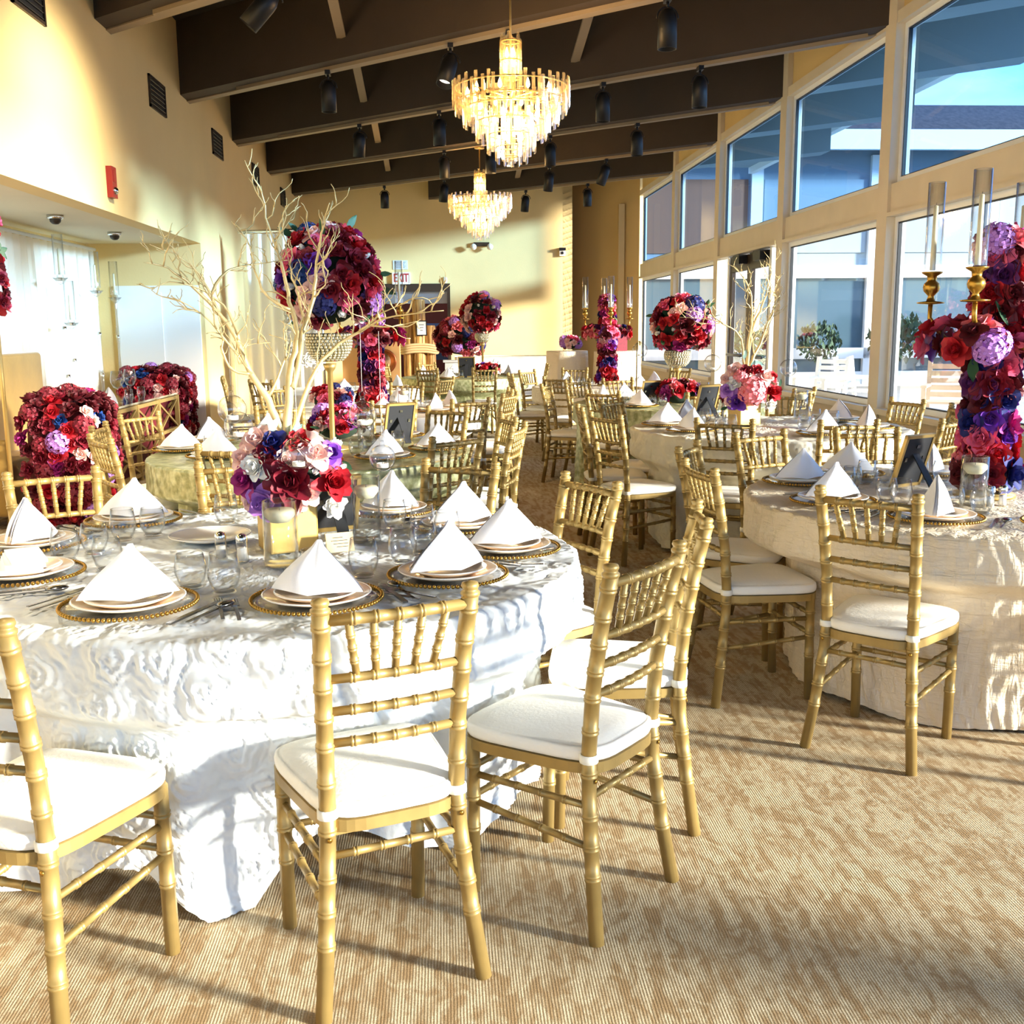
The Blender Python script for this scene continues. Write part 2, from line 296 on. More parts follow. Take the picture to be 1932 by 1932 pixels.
obj('blue_panel', MB().bx(-.36, DX1, YB + 1.4, YB + 1.45, .75, 1.55), 'blue', d1, label='blue panel seen inside the doorway')
# skewed roof beams
DYX = -.863
def beam_y(k, x): return 9.573 + 2.917 * k + DYX * (x - XL)
BW = .44
for k in range(-2, 6):
    x0 = XL if k < 5 else XL + (beam_y(5, XL) - YB) / -DYX + .35
    ya, yb = beam_y(k, x0), beam_y(k, XR)
    b = obj('beam', MB().prism([(x0, ya), (XR, yb), (XR, yb + BW), (x0, ya + BW)], ZB, ZC), 'beam', ceil)
    t0, t1 = (.1, .98) if k else (.08, .96)
    xa, xb = x0 + (XR - x0) * t0, x0 + (XR - x0) * t1
    obj('track_rail', MB().prism([(xa, beam_y(k, xa) + .2), (xb, beam_y(k, xb) + .2), (xb, beam_y(k, xb) + .26), (xa, beam_y(k, xa) + .26)], ZB - .035, ZB), 'track', b)
    obj('edge_strip', MB().prism([(x0, ya + .3), (XR, yb + .3), (XR, yb + BW), (x0, ya + BW)], ZB - .012, ZB), 'track', b)
    if k >= 0 and k < 5:
        for xx in (-.92, 1.45):
            y0, y1 = beam_y(k, xx) + BW, beam_y(k + 1, xx)
            if y1 < YB: obj('brace', MB().bar((xx, y0, 4.62), (xx, y1, 4.22), .09, .03), 'track', b)
# wall vents
for i, (ya, yb) in enumerate(((7.75, 8.36), (11.15, 11.76), (14.04, 14.65), (16.85, 17.44), (19.70, 20.25))):
    w = ('nearest the viewer', 'second along from the viewer', 'third along, above the drape', 'fourth along the row', 'farthest, beside the back corner')[i]
    v = thing('wall_vent', 'small black square vent high on the left wall, ' + w, 'vent', (XL, (ya + yb) / 2, 3.8), 0, 'black vents on the left wall')
    h, d = .31, (yb - ya)
    fr = MB()
    for a, b2, c, e in ((-d / 2, d / 2, h / 2 - .025, h / 2), (-d / 2, d / 2, -h / 2, -h / 2 + .025), (-d / 2, -d / 2 + .025, -h / 2, h / 2), (d / 2 - .025, d / 2, -h / 2, h / 2)): fr.bx(0, .02, a, b2, c, e)
    obj('frame', fr, 'bronze', v); obj('backing', MB().bx(0, .004, -d / 2, d / 2, -h / 2, h / 2), 'black', v)
    for q in range(6): obj('slat', cached('vent_slat', lambda: MB().box((0, 0, 0), (.016, .54, .006), tilt=Matrix.Rotation(.6, 3, 'Y'))), 'black', v, (.01, 0, -.11 + .044 * q))

# ------------------------------------------------------------------ window wall
PY = [3.65 + 2.917 * k for k in range(-3, 7)]; PY[-1] = 21.5
ZS, T0, T1, ZH = .70, 2.39, 2.67, 4.1
for i, (ya, yb) in enumerate(zip(PY, PY[1:])):
    w = obj('window_%d' % (i + 1), None, kind='structure', loc=(XR, 0, 0)); door = abs(ya - 12.4) < .1
    obj('post', MB().bx(-.06, .12, ya - .11, ya + .11, 0, ZC), 'frame', w)
    obj('transom', MB().bx(-.03, .1, ya + .11, yb - .11, T0, T1).bx(-.06, -.03, ya + .11, yb - .11, T0, T0 + .035), 'frame', w)
    obj('head', MB().bx(-.05, .1, ya + .11, yb - .11, ZH - .1, ZH), 'frame', w)
    obj('head_panel', MB().bx(.0, .1, ya + .11, yb - .11, ZH, ZC), 'wall', w)
    a, b = ya + .11, yb - .11
    def pane_set(z0, z1, mat, pane):
        fr = MB()
        for y0, y1, c, e in ((a, a + .055, z0, z1), (b - .055, b, z0, z1), (a + .055, b - .055, z0, z0 + .05), (a + .055, b - .055, z1 - .05, z1)): fr.bx(.02, .09, y0, y1, c, e)
        obj('sash', fr, 'alu', w)
        g = MB()
        for y0, y1, c, e in ((a + .055, a + .067, z0 + .05, z1 - .05), (b - .067, b - .055, z0 + .05, z1 - .05), (a + .067, b - .067, z0 + .05, z0 + .06), (a + .067, b - .067, z1 - .06, z1 - .05)): g.bx(.03, .06, y0, y1, c, e)
        obj('gasket', g, 'gasket', w)
        obj(pane, MB().add([(.045, a + .05, z0 + .04), (.045, b - .05, z0 + .04), (.045, b - .05, z1 - .04), (.045, a + .05, z1 - .04)], [(0, 1, 2, 3)]), mat, w)
    pane_set(T1, ZH - .1, 'glassup', 'upper_pane')
    if not door:
        low = yb < 3.7  # unseen near bays glazed to the floor, added to let sun onto the carpet
        pane_set(.1 if low else ZS, T0, 'glass', 'lower_pane')
        if low: obj('threshold', MB().bx(-.05, .1, a, b, 0, .1), 'frame', w)
        else: obj('sill', MB().bx(-.1, .1, a, b, ZS - .05, ZS), 'frame', w)
        for q in range(0 if low else 4): obj('siding_board', MB().bx(-.03 - .008 * (q % 2), .1, a, b, .02 + q * .157, .02 + q * .157 + .15), 'siding', w)
    else:
        dr = obj('door_3', None, kind='structure', loc=(XR, 0, 0))
        d0, d1y = a + .42, b - .42
        obj('side_light', MB().add([(.04, a, .1), (.04, d0 - .06, .1), (.04, d0 - .06, T0), (.04, a, T0)], [(0, 1, 2, 3)]).add([(.04, d1y + .06, .1), (.04, b, .1), (.04, b, T0), (.04, d1y + .06, T0)], [(0, 1, 2, 3)]), 'glass', dr)
        obj('door_jamb', MB().bx(0, .1, d0 - .08, d0, 0, T0).bx(0, .1, d1y, d1y + .08, 0, T0), 'alu', dr)
        mid = (d0 + d1y) / 2
        for y0, y1 in ((d0, mid - .004), (mid + .004, d1y)):
            lf = obj('door_leaf', MB().bx(.02, .07, y0, y0 + .1, .02, T0 - .02).bx(.02, .07, y1 - .1, y1, .02, T0 - .02).bx(.02, .07, y0 + .1, y1 - .1, T0 - .22, T0 - .02).bx(.02, .07, y0 + .1, y1 - .1, .02, .3), 'bronze', dr)
            obj('door_pane', MB().add([(.045, y0 + .1, .3), (.045, y1 - .1, .3), (.045, y1 - .1, T0 - .22), (.045, y0 + .1, T0 - .22)], [(0, 1, 2, 3)]), 'glass', lf)
            obj('push_bar', MB().tube([(-.03, y0 + .12, 1.05), (-.03, y1 - .12, 1.05)], .02, 8), 'greyleg', lf)
            obj('door_closer', MB().bx(-.09, .02, y0 + .12, y0 + .42, T0 - .14, T0 - .02).bar((-.03, y0 + .4, T0 - .03), (-.05, y1 - .25, T0 - .03), .02, .012), 'black', lf)
obj('wall_near', MB().bx(XL - .2, XR + .1, YN - .2, YN, 3.3, ZC).bx(XL - .2, XR + .1, YN - .2, YN, 0, .3).bx(XL - .2, XL + .1, YN - .2, YN, .3, 3.3).bx(.5, .7, YN - .2, YN, .3, 3.3), 'wall', kind='structure')
wn = obj('window_20', None, kind='structure'); obj('pane', MB().add([(XL, YN - .1, .3), (XR, YN - .1, .3), (XR, YN - .1, 3.3), (XL, YN - .1, 3.3)], [(0, 1, 2, 3)]), 'glass', wn)  # unseen glazing behind the camera, added for the cool light from the front

# ------------------------------------------------------------------ outside the windows
struct('deck_ground', MB().bx(XR + .1, 40, -14, 40, -.2, -.06), 'deck')
ov = thing('roof_overhang', 'pale blue grey roof overhang with deep beams outside the upper windows', 'roof')
obj('soffit_slab', MB().bx(XR + .1, 6.3, -6, 22, 4.62, 4.8), 'soffit_ext', ov)
obj('fascia', MB().bx(6.3, 6.42, -6, 22, 4.5, 4.85), 'extwhite', ov)
for k in range(-1, 6):
    x0, x1 = XR + .1, 6.0 - .0 * k
    obj('outside_beam', MB().prism([(x0, beam_y(k, x0)), (x1, beam_y(k, x1)), (x1, beam_y(k, x1) + BW), (x0, beam_y(k, x0) + BW)], ZB + .05, 4.62), 'ext', ov)
wg = thing('neighbouring_wing', 'white and brown wing with shingled roof across the deck outside', 'building', (4.6, 25.5, 0))
obj('roof_band', MB().add([(0, -1.2, 5.75), (30, -1.2, 5.75), (30, 0, 6.55), (0, 0, 6.55), (0, 3, 6.55), (30, 3, 6.55)], [(0, 1, 2, 3), (3, 2, 5, 4)]).bx(0, 30, -1.1, 3, 5.6, 5.76), 'roof', wg)
obj('eave_fascia', MB().bx(0, 30, -1.25, -1.1, 5.35, 5.78), 'extwhite', wg)
obj('wall', MB().bx(0, 30, 0, .2, 2.85, 5.6), 'ext', wg)
obj('base', MB().bx(0, 30, -.1, .2, -.06, .3), 'extwhite', wg)
obj('transom_band', MB().bx(0, 30, -.15, .1, 2.55, 2.85), 'extwhite', wg); obj('mid_rail', MB().bx(0, 30, -.12, .1, .62, .88), 'extwhite', wg)
for q in range(11):
    x = q * 2.9
    obj('mullion', cached('wing_mullion', lambda: MB().box((0, -.02, 2.7), (.28, .2, 5.4))), 'extwhite', wg, (x, 0, 0))
    obj('lower_pane', cached('wing_pane', lambda: MB().box((1.45, .03, 1.7), (2.62, .03, 1.7))), 'facade_glass', wg, (x, 0, 0))
    obj('foot_pane', cached('wing_foot', lambda: MB().box((1.45, .03, .46), (2.62, .03, .32))), 'facade_glass', wg, (x, 0, 0))
    obj('upper_panel', cached('wing_up', lambda: MB().box((1.45, -.02, 4.0), (2.5, .05, 1.7))), 'brownpanel' if q < 1 else 'ext', wg, (x, 0, 0))
random.seed(5)
def bush_mesh(seed, n=420):
    random.seed(seed); mb = MB()
    for _ in range(n):
        d = Vector((random.gauss(0, 1), random.gauss(0, 1), random.gauss(0, 1))).normalized(); p = d * (.55 + .45 * random.random()); p.z = p.z * .9
        R = Vector((random.gauss(0, 1), random.gauss(0, 1), random.gauss(0, 1))).to_track_quat('Z', 'Y').to_matrix(); s = .11 + .08 * random.random()
        mb.add([p + R @ Vector(q) * s for q in ((-.5, 0, 0), (0, -1, .15), (.5, 0, 0), (0, 1, .15))], [(0, 1, 2, 3)])
    return mb
BUSH = [bush_mesh(s).mesh('bush') for s in (1, 2)]
for i in range(9):
    x = 7.0 + i * 1.75
    b = thing('shrub', 'leafy green shrub %s along the deck edge outside' % ('first from the door', 'second', 'third', 'fourth', 'fifth', 'sixth', 'seventh', 'eighth', 'last')[i], 'shrub', (x, 24.0 + .3 * (i % 2), .0), i, 'shrubs outside the windows')
    obj('foliage', BUSH[i % 2], 'foliage', b, (0, 0, .95 + .1 * (i % 3)), scale=(.85, .5, .45 + .1 * (i % 3)), kind='stuff'); obj('stem', cached('shrub_stem', lambda: MB().tube([(0, 0, 0), (0, 0, .9)], .05, 6)), 'bronze', b)
def patio_chair(x, y, rz, label, mat):
    t = thing('patio_chair', label, 'chair', (x, y, -.06), rz, 'slatted chairs on the deck')
    for sx in (-.28, .28):
        obj('leg', MB().bar((sx, .27, 0), (sx, .27, .62), .06, .06), mat, t); obj('leg', MB().bar((sx, -.27, 0), (sx, -.4, .98), .06, .06), mat, t)
        obj('armrest', MB().bar((sx, .3, .64), (sx, -.33, .64), .08, .035), mat, t)
    for q in range(5): obj('seat_slat', MB().bx(-.26, .26, -.22 + q * .1, -.14 + q * .1, .4, .43), mat, t)
    for q in range(5): obj('back_slat', MB().bar((-.26, -.31 - .02 * q, .5 + .1 * q), (.26, -.31 - .02 * q, .5 + .1 * q), .02, .07), mat, t)
patio_chair(6.15, 17.0, 2.2, 'white slatted patio chair on the deck, leftmost seen through the window', 'extwhite')
patio_chair(7.0, 17.2, -2.4, 'white slatted patio chair on the deck turned sideways', 'extwhite')
patio_chair(7.1, 14.5, 2.6, 'pale wooden slatted patio chair beyond the right hand pane', 'teak')
patio_chair(8.1, 14.8, -2.6, 'pale wooden slatted patio chair facing the deck table', 'teak')
pt = thing('patio_table', 'pale wooden slatted table on the deck outside the right pane', 'table', (7.7, 12.6, -.06))
for q in range(7): obj('slat', cached('table_slat', lambda: MB().box((0, 0, .72), (1.3, .1, .03))), 'teak', pt, (0, -.36 + .12 * q, 0))
for sx in (-.55, .55):
    for sy in (-.33, .33): obj('leg', cached('patio_leg', lambda: MB().box((0, 0, .35), (.06, .06, .7))), 'teak', pt, (sx, sy, 0))

# ------------------------------------------------------------------ chairs
def ringed(pts, r, rings, n=10, swell=1.13, w=.0038, taper=None):
    P = [Vector(p) for p in pts]; L = sum((b - a).length for a, b in zip(P, P[1:]))
    ts = {0.0: r, 1.0: r}
    for t in rings:
        for off in (-w * 1.25, w * 1.25):
            c = t + off / L
            for d, f in ((-w * 1.1, 1.0), (-w * .6, swell), (w * .6, swell), (w * 1.1, 1.0)): ts[min(1, max(0, c + d / L))] = r * f
    acc = 0
    for a, b in zip(P[:-1], P[1:]):
        acc += (b - a).length
        if acc / L < .999 and not any(abs(t - acc / L) < .004 for t in ts): ts[acc / L] = r
    k = sorted(ts)
    return [polyline(P, t) for t in k], [ts[t] * (taper(t) if taper else 1) for t in k]
def rear_leg(s):
    pts = [(s * .186, 0.0, 0), (s * .168, .024, .16), (s * .151, .047, .36), (s * .147, .05, .46), (s * .149, .038, .62), (s * .155, .012, .78), (s * .161, -.016, .905)]
    P, R = ringed(pts, .0185, [.175, .255, .335, .44 + .01, .57, .66, .735, .81, .885, .965], 12)
    mb = MB().tube(P, R, 12); top = Vector(pts[-1])
    return mb.lathe([(.0185, -.004), (.021, 0), (.021, .006), (.0165, .009), (.0165, .013), (.0195, .018), (.017, .026), (0, .03)], 12, top)
def front_leg(s):
    P, R = ringed([(s * .168, .395, 0), (s * .172, .385, .43)], .0175, [.42, .62, .83], 10)
    return MB().tube(P, R, 10)
def rail(z, x, y, r=.0105, sag=.012):
    pts = [(-x, y, z), (-x * .5, y - sag * .75, z), (0, y - sag, z), (x * .5, y - sag * .75, z), (x, y, z)]
    P, R = ringed(pts, r, [.2, .35, .5, .65, .8], 8, 1.2, .003); return MB().tube(P, R, 8)
def spindle(i):
    x0, x1 = -.107 + .0535 * i, -.083 + .0415 * i
    P, R = ringed([(x0, -.022, .887), (x1, .012, .752)], .0088, [.28, .5, .72], 7, 1.2, .0026); return MB().tube(P, R, 7)
def stretch(a, b, rings=(.2, .4, .6, .8)):
    P, R = ringed([a, b], .0092, rings, 7, 1.2, .003); return MB().tube(P, R, 7)
def seat_outline(k, back=.02):
    pts = []
    for t in range(40):
        a = 2 * PI * t / 40; c, s = math.cos(a), math.sin(a)
        x = math.copysign(abs(c) ** .42, c); y = math.copysign(abs(s) ** .42, s)
        w = .155 + .052 * (y + 1) / 2
        pts.append((x * w * k, .225 + y * (.205 * k)))
    return pts
def layered(levels):
    mb = MB(); n = 40; vs = []
    for k, z in levels: vs += [(x, y, z) for x, y in seat_outline(k)]
    fs = [(i * n + j, i * n + (j + 1) % n, (i + 1) * n + (j + 1) % n, (i + 1) * n + j) for i in range(len(levels) - 1) for j in range(n)]
    m = len(levels) - 1
    return mb.add(vs, fs + [tuple(range(n))[::-1], tuple(range(m * n, m * n + n))])
def seat_frame():
    n = 40; A = seat_outline(1.0); B = seat_outline(.8); vs = [(x, y, .405) for x, y in A] + [(x, y, .432) for x, y in A] + [(x, y, .432) for x, y in B] + [(x, y, .405) for x, y in B]
    fs = [(q * n + j, q * n + (j + 1) % n, ((q + 1) % 4) * n + (j + 1) % n, ((q + 1) % 4) * n + j) for q in range(4) for j in range(n)]
    return MB().add(vs, fs, True).bx(-.16, .16, .045, .06, .395, .42)
CHAIR_PARTS = [('rear_leg', rear_leg(-1), 'gold'), ('rear_leg', rear_leg(1), 'gold'), ('front_leg', front_leg(-1), 'gold'), ('front_leg', front_leg(1), 'gold'),
               ('top_rail', rail(.885, .16, -.012, .0125, .014), 'gold'), ('back_rail', rail(.752, .154, .018), 'gold'), ('back_rail', rail(.678, .151, .03), 'gold'), ('back_rail', rail(.605, .149, .04), 'gold')]
CHAIR_PARTS += [('spindle', spindle(i), 'gold') for i in range(5)]
CHAIR_PARTS += [('side_stretcher', stretch((s * .156, .04, z), (s * .17, .388, z + dz)), 'gold') for s in (-1, 1) for z, dz in ((.33, .0), (.225, .03))]
CHAIR_PARTS += [('front_stretcher', stretch((-.17, .387, z), (.17, .387, z)), 'gold') for z in (.35, .27)]
CHAIR_PARTS += [('rear_stretcher', stretch((-.152, .045, .35), (.152, .045, .35)), 'gold'), ('seat_frame', seat_frame(), 'gold'),
                ('cushion', layered([(.93, .433), (.985, .436), (1.0, .444), (1.005, .456), (.995, .466), (.965, .4705), (.955, .4695), (.93, .474), (.7, .482), (.35, .485)]), 'cushion')]
def strap(s):
    return MB().lathe([(.0195, -.011), (.023, -.009), (.023, .009), (.0195, .011)], 12, (s * .147, .05, .447)).bx(min(s * .125, s * .15), max(s * .125, s * .15), .05, .075, .44, .456)
CHAIR_PARTS += [('cushion_strap', strap(-1), 'strap'), ('cushion_strap', strap(1), 'strap')]
for s in (-1, 1): CHAIR_PARTS.append(('screw', MB().lathe([(0, 0), (.005, 0), (.006, -.002), (0, -.003)], 8, (s * .15, .0, .0)), 'brass'))
CHAIR_ME = []
for nm, mb, mt in CHAIR_PARTS:
    if nm == 'screw': mb.v = [(x, .047 + z - .0185, .395 + y) for x, y, z in mb.v]
    me = mb.mesh(nm); me.materials.append(M[mt]); CHAIR_ME.append((nm, me))
CH = 'gold chair '
CHAIRS = []
def chair(x, y, rz, label):
    CHAIRS.append((x, y))
    t = thing('banquet_chair', CH + label, 'chair', (x, y, 0), math.radians(rz), 'gold banquet chairs')
    for nm, me in CHAIR_ME: obj(nm, me, None, t)
for x, y, rz, lb in (
    (-.97, 2.02, -21, 'cut off by the left edge in the foreground'), (-.11, 2.11, 21, 'front and centre, seen from behind, before the white rosette table'),
    (.46, 2.42, 49, 'second from the left in front, right of the front table'), (.73, 2.99, 81, 'seen edge-on at the right of the front table'),
    (.5, 3.68, 117, 'at the far right of the front table by the aisle'), (-1.52, 4.14, -150, 'behind the front table, before the floral block on the left'),
    (-.85, 4.36, -164, 'hidden behind the flowers of the front gold box'), (.05, 4.2, 150, 'behind the front table, facing the viewer, left of the aisle'),
    (-1.74, 5.46, -55, 'at the near left of the green sequin table'), (-1.98, 6.2, -86, 'edge-on at the left of the green sequin table'), (-1.97, 6.97, -120, 'at the far left of the green sequin table by the gold sweetheart table'),
    (-1.0, 4.98, -12, 'before the green sequin table, partly behind the front flowers'), (.05, 5.27, 40, 'before the green sequin table on its right, back to the viewer'), (.39, 5.79, 73, 'on the aisle right of the green sequin table, cushion seen from the side'),
    (.37, 6.37, 102, 'edge-on on the aisle at the far right of the green sequin table'), (.01, 7.13, 144, 'behind the green sequin table on the right, facing the viewer'), (-1.16, 7.5, -165, 'behind the green sequin table, under the tall bouquet'), (-1.58, 9.9, -127, 'left of the third table on the left, behind the glass globes'),
    (-.38, 7.88, 8, 'before the third table on the left, back to the viewer'), (.19, 7.97, 30, 'before the third table on the left, nearest the aisle'), (.56, 9.2, 92, 'right of the third table on the left, turned to it'), (.52, 8.62, 66, 'edge-on on the aisle beside the third table on the left'),
    (-.37, 10.42, 168, 'behind the third table on the left, facing the viewer'), (.0, 11.5, 56, 'right of the far left white table, before the logs'), (-2.51, 12.26, -80, 'by the white drape at the far left'), (-1.94, 11.39, -35, 'before the far left white table near the drape'),
    (-.85, 15.6, -105, 'left of the pale green table, before the wooden logs'), (-.22, 14.16, -30, 'before the pale green table on its left'), (-.25, 16.4, -140, 'behind the pale green table on its left'), (.54, 14.11, 8, 'before the pale green table, tall in view, back to the viewer'), (1.48, 15.25, 88, 'right of the pale green table under the bright back wall'),
    (.78, 12.2, -85, 'on the aisle left of the far ivory table, its back legs in view'), (1.05, 13.2, -130, 'at the far left of the far ivory table'), (1.22, 11.3, -34, 'before the far ivory table on its left, back to the viewer'), (1.7, 13.7, 165, 'behind the far ivory table, before the cocktail tables'), (2.95, 13.1, 125, 'right of the far ivory table, by the windows'),
    (.98, 10.0, -110, 'on the aisle left of the gold sequin table'), (1.36, 10.66, -145, 'at the far left of the gold sequin table'), (1.33, 8.75, -42, 'before the gold sequin table on its left'), (1.8, 10.85, -168, 'behind the gold sequin table, before the floral candelabra'), (3.03, 8.75, 40, 'right of the gold sequin table below the window sill'), (2.1, 8.36, 6, 'before the gold sequin table, seen above the ivory rosette table'),
    (1.24, 7.68, -128, 'left of the ivory rosette table at its far side'), (.93, 7.08, -92, 'edge-on on the aisle left of the ivory rosette table'), (1.0, 6.42, -64, 'at the near left of the ivory rosette table, largest in mid aisle'), (1.61, 5.95, -28, 'before the ivory rosette table, back to the viewer, on its left'), (2.26, 5.76, 0, 'before the ivory rosette table, back to the viewer, on its right'),
    (3.3, 7.35, 108, 'right of the ivory rosette table by the window post'), (3.34, 6.7, 76, 'right of the ivory rosette table, edge-on by the window'), (2.9, 5.84, 40, 'before the window on the near right of the ivory rosette table'), (2.69, 8.1, 155, 'behind the ivory rosette table on its right'),
    (1.12, 4.7, -118, 'at the far left of the right ivory table, leaning toward the aisle'), (1.0, 4.0, -83, 'at the left of the right ivory table, seat in full view'), (1.6, 5.2, -154, 'behind the right ivory table on its left, facing the viewer'), (2.18, 5.28, 178, 'behind the right ivory table in its middle, facing the viewer'), (1.37, 3.28, -44, 'before the right ivory table, seen from behind, right of the aisle'), (2.22, 2.97, 4, 'cut off by the right edge before the ivory table')):
    chair(x, y, rz, lb)

# ------------------------------------------------------------------ tables and cloths
TAB = dict(T1=(-.52, 3.2), T2=(-.77, 6.1), T3=(-.6, 9.15), T4=(.3, 15.3), T5=(1.95, 12.4), T6=(2.1, 9.6), T7=(2.19, 7.0), T8=(2.15, 4.12), T9=(-1.2, 12.3))
def banquet_table(x, y, label, r=.89, h=.745):
    t = thing('banquet_table', label, 'table', (x, y, 0), 0, 'round banquet tables')
    obj('tabletop', cached('tabletop%.2f' % r, lambda: MB().lathe([(0, h - .03), (r, h - .03), (r, h), (0, h)], 48)), 'china', t)
    for sx, sy in ((-.5, .42), (-.5, -.42), (.5, .42), (.5, -.42)):
        obj('leg', cached('table_leg', lambda: MB().tube([(0, 0, 0), (0, 0, .715)], .014, 10)), 'greyleg', t, (sx, sy, 0))
def dents(k):
    cx, cy = TAB[k]; D = []
    for x, y in CHAIRS:
        d = math.hypot(x - cx, y - cy)
        if d < 1.46 and min(TAB, key=lambda q: math.hypot(x - TAB[q][0], y - TAB[q][1])) == k: D.append((math.atan2(y - cy, x - cx), max(.68, d - (.475 if k in ('T1', 'T7') else .455))))
    return D
def cloth(name, R, z, hem, fold, nth=360, nr=30, ns=60, disp=None, dent=()):
    th = np.linspace(0, 2 * PI, nth, endpoint=False)
    c, s = np.cos(th), np.sin(th); hz = hem(th)
    rows = []; nrm = []; tan = []
    for i in range(nr + 1):
        r = max(R * (i / nr), .001) if i < nr else R - .006
        rows.append(np.stack([c * r, s * r, np.full(nth, z)], 1)); nrm.append(np.tile([0, 0, 1.], (nth, 1)))
    for i in range(ns + 1):
        t = i / ns; zz = z - .006 - (z - .006 - hz) * t; rr = R + fold(th, t)
        up = np.clip((zz - .495) / .11, 0, 1); up = up * up * (3 - 2 * up)
        for a, rm in dent:
            w = np.abs(np.angle(np.exp(1j * (th - a)))) * .72; k = np.clip((.39 - w) / .13, 0, 1); k = k * k * (3 - 2 * k)
            rr = np.where(rr > rm, rr + (rm - rr) * k * (1 - up), rr)
        rows.append(np.stack([c * rr, s * rr, zz], 1)); nrm.append(np.stack([c, s, np.full(nth, .12)], 1))
    V = np.concatenate(rows); Nn = np.concatenate(nrm)
    if disp is not None: V = V + Nn * disp(V, Nn)[:, None]
    V[:, 2] = np.maximum(V[:, 2], .004)
    m = len(rows); i = np.arange(m - 1)[:, None] * nth; j = np.arange(nth)[None, :]; j2 = (j + 1) % nth
    F = np.stack([i + j, i + nth + j, i + nth + j2, i + j2], -1).reshape(-1, 4)
    me = np_mesh(name, V, F); return me
def rosette_disp(V, Nn, spacing=.128, amp=.015, seed=3):
    rng = np.random.default_rng(seed)
    idx = rng.permutation(len(V))[:9000]; cs = []
    P = V[idx]; keep = []
    for i in range(len(P)):
        if len(keep) == 0 or np.min(np.sum((P[keep] - P[i]) ** 2, 1)) > (spacing * .82) ** 2: keep.append(i)
    C = P[keep].astype(np.float32); CN = Nn[idx][keep]
    best = np.zeros(len(V), int); bd = np.full(len(V), 9., np.float32)
    for a in range(0, len(V), 20000):
        d = ((V[a:a + 20000, None, :].astype(np.float32) - C[None]) ** 2).sum(-1); k = d.argmin(1); best[a:a + 20000] = k; bd[a:a + 20000] = np.sqrt(d[np.arange(len(k)), k])
    D = V - C[best]; N = CN[best]; e1 = np.stack([-N[:, 1], N[:, 0], np.zeros(len(N))], 1); flat = np.linalg.norm(e1, axis=1) < .3; e1[flat] = (1, 0, 0); e1 /= np.linalg.norm(e1, axis=1)[:, None]
    e2 = np.cross(N, e1); u = (D * e1).sum(1); w = (D * e2).sum(1); th = np.arctan2(w, u); ph = rng.uniform(0, 6.28, len(C))[best]; k = rng.uniform(.8, 1.2, len(C))[best]
    n = rng.standard_normal(len(V)) * .05
    rho = bd * (1 + .12 * np.sin(3 * th + ph) + .07 * np.sin(7 * th - ph))
    fr = rho / .025 * k - th / (2 * PI) + ph + .13 * np.sin(3 * th + 70 * rho) + .07 * np.sin(8 * th + ph); fr = fr - np.floor(fr); wave = np.where(fr < .2, fr / .2, 1 - (fr - .2) / .8)
    dome = np.clip(1 - (rho / .076) ** 2, -.35, 1)
    return amp * (.75 * dome + .6 * wave * np.clip(1.2 - (rho / .075) ** 2, .3, 1) + n) * np.where(Nn[:, 2] > .9, .55, 1.0)
TL = dict(T1='front rosette table', T2='green sequin table', T3='third left table', T4='pale green table', T5='far ivory table', T6='gold sequin table', T7='ivory rosette table', T8='right ivory table', T9='far white table')
for k, (x, y) in TAB.items(): banquet_table(x, y, 'round folding table under the cloth, the ' + TL[k])
bump = lambda th, c, w: np.exp(-((np.angle(np.exp(1j * (th - c)))) / w) ** 2)
D2R = PI / 180
hem1 = lambda th: .125 + .05 * np.sin(4 * th + 1) + .03 * np.sin(9 * th) - .16 * bump(th, -93 * D2R, .16) - .05 * bump(th, -140 * D2R, .2) + .03 * bump(th, -116 * D2R, .13)
fold1 = lambda th, t: t * (.02 + .03 * np.sin(5 * th + .6) + .018 * np.sin(11 * th + 2) + .10 * bump(th, -93 * D2R, .13) - .03 * bump(th, -68 * D2R, .2) - .04 * bump(th, -116 * D2R, .15))
ROS = cloth('tablecloth', .915, .768, hem1, fold1, 1050, 120, 128, rosette_disp, dents('T1'))
ROS7 = cloth('tablecloth', .915, .768, lambda th: .05 + .03 * np.sin(5 * th), lambda th, t: t * (.02 + .025 * np.sin(6 * th + .6) + .015 * np.sin(11 * th + 2)), 640, 60, 80, rosette_disp, dents('T7'))
def smooth_cloth(key, seed, amp=.05, n=9, R=.91, hem=.03, wr=0.0):
    rng = np.random.default_rng(seed); p = rng.uniform(0, 6.28, 4)
    fo = lambda th, t: t ** 1.3 * (.03 + amp * np.sin(n * th + p[0] + .5 * np.sin(2 * th)) + amp * .5 * np.sin((n * 2 + 1) * th + p[1] + t) + amp * .4 * np.sin(3 * th + p[2]))
    he = lambda th: hem + .012 * np.sin(7 * th + p[3])
    def wd(V, Nn):
        th = np.arctan2(V[:, 1], V[:, 0]); h = wr * (np.sin(46 * V[:, 2] + 9 * np.sin(5 * th + p[1]) + 4 * np.sin(17 * th)) * .5 + np.sin(90 * th + 12 * np.sin(7 * V[:, 2] + 3 * th)) * .5)
        return np.where(Nn[:, 2] > .9, wr * .5 * np.sin(60 * V[:, 0] + 5 * np.sin(20 * V[:, 1])), h)
    return cloth('tablecloth', R, .757, he, fo, 420, 24, 60, wd if wr else None, dents(key))
def put_cloth(k, me, mat, rz, label, z=0): return obj('tablecloth', me, mat, None, (*TAB[k], z), (0, 0, rz), None, label, 'tablecloth', 'floor length tablecloths')
put_cloth('T1', ROS, 'rosette', 0, 'white tablecloth covered in swirled fabric rosettes on the front table')
put_cloth('T7', ROS7, 'rosette_ivory', 0, 'ivory rosette tablecloth in half shade, with the gold flower box on it')
put_cloth('T2', smooth_cloth('T2', 1, .028, 8, .915, .02, .003), 'sequin', 0, 'champagne green sequin tablecloth just behind the front table')
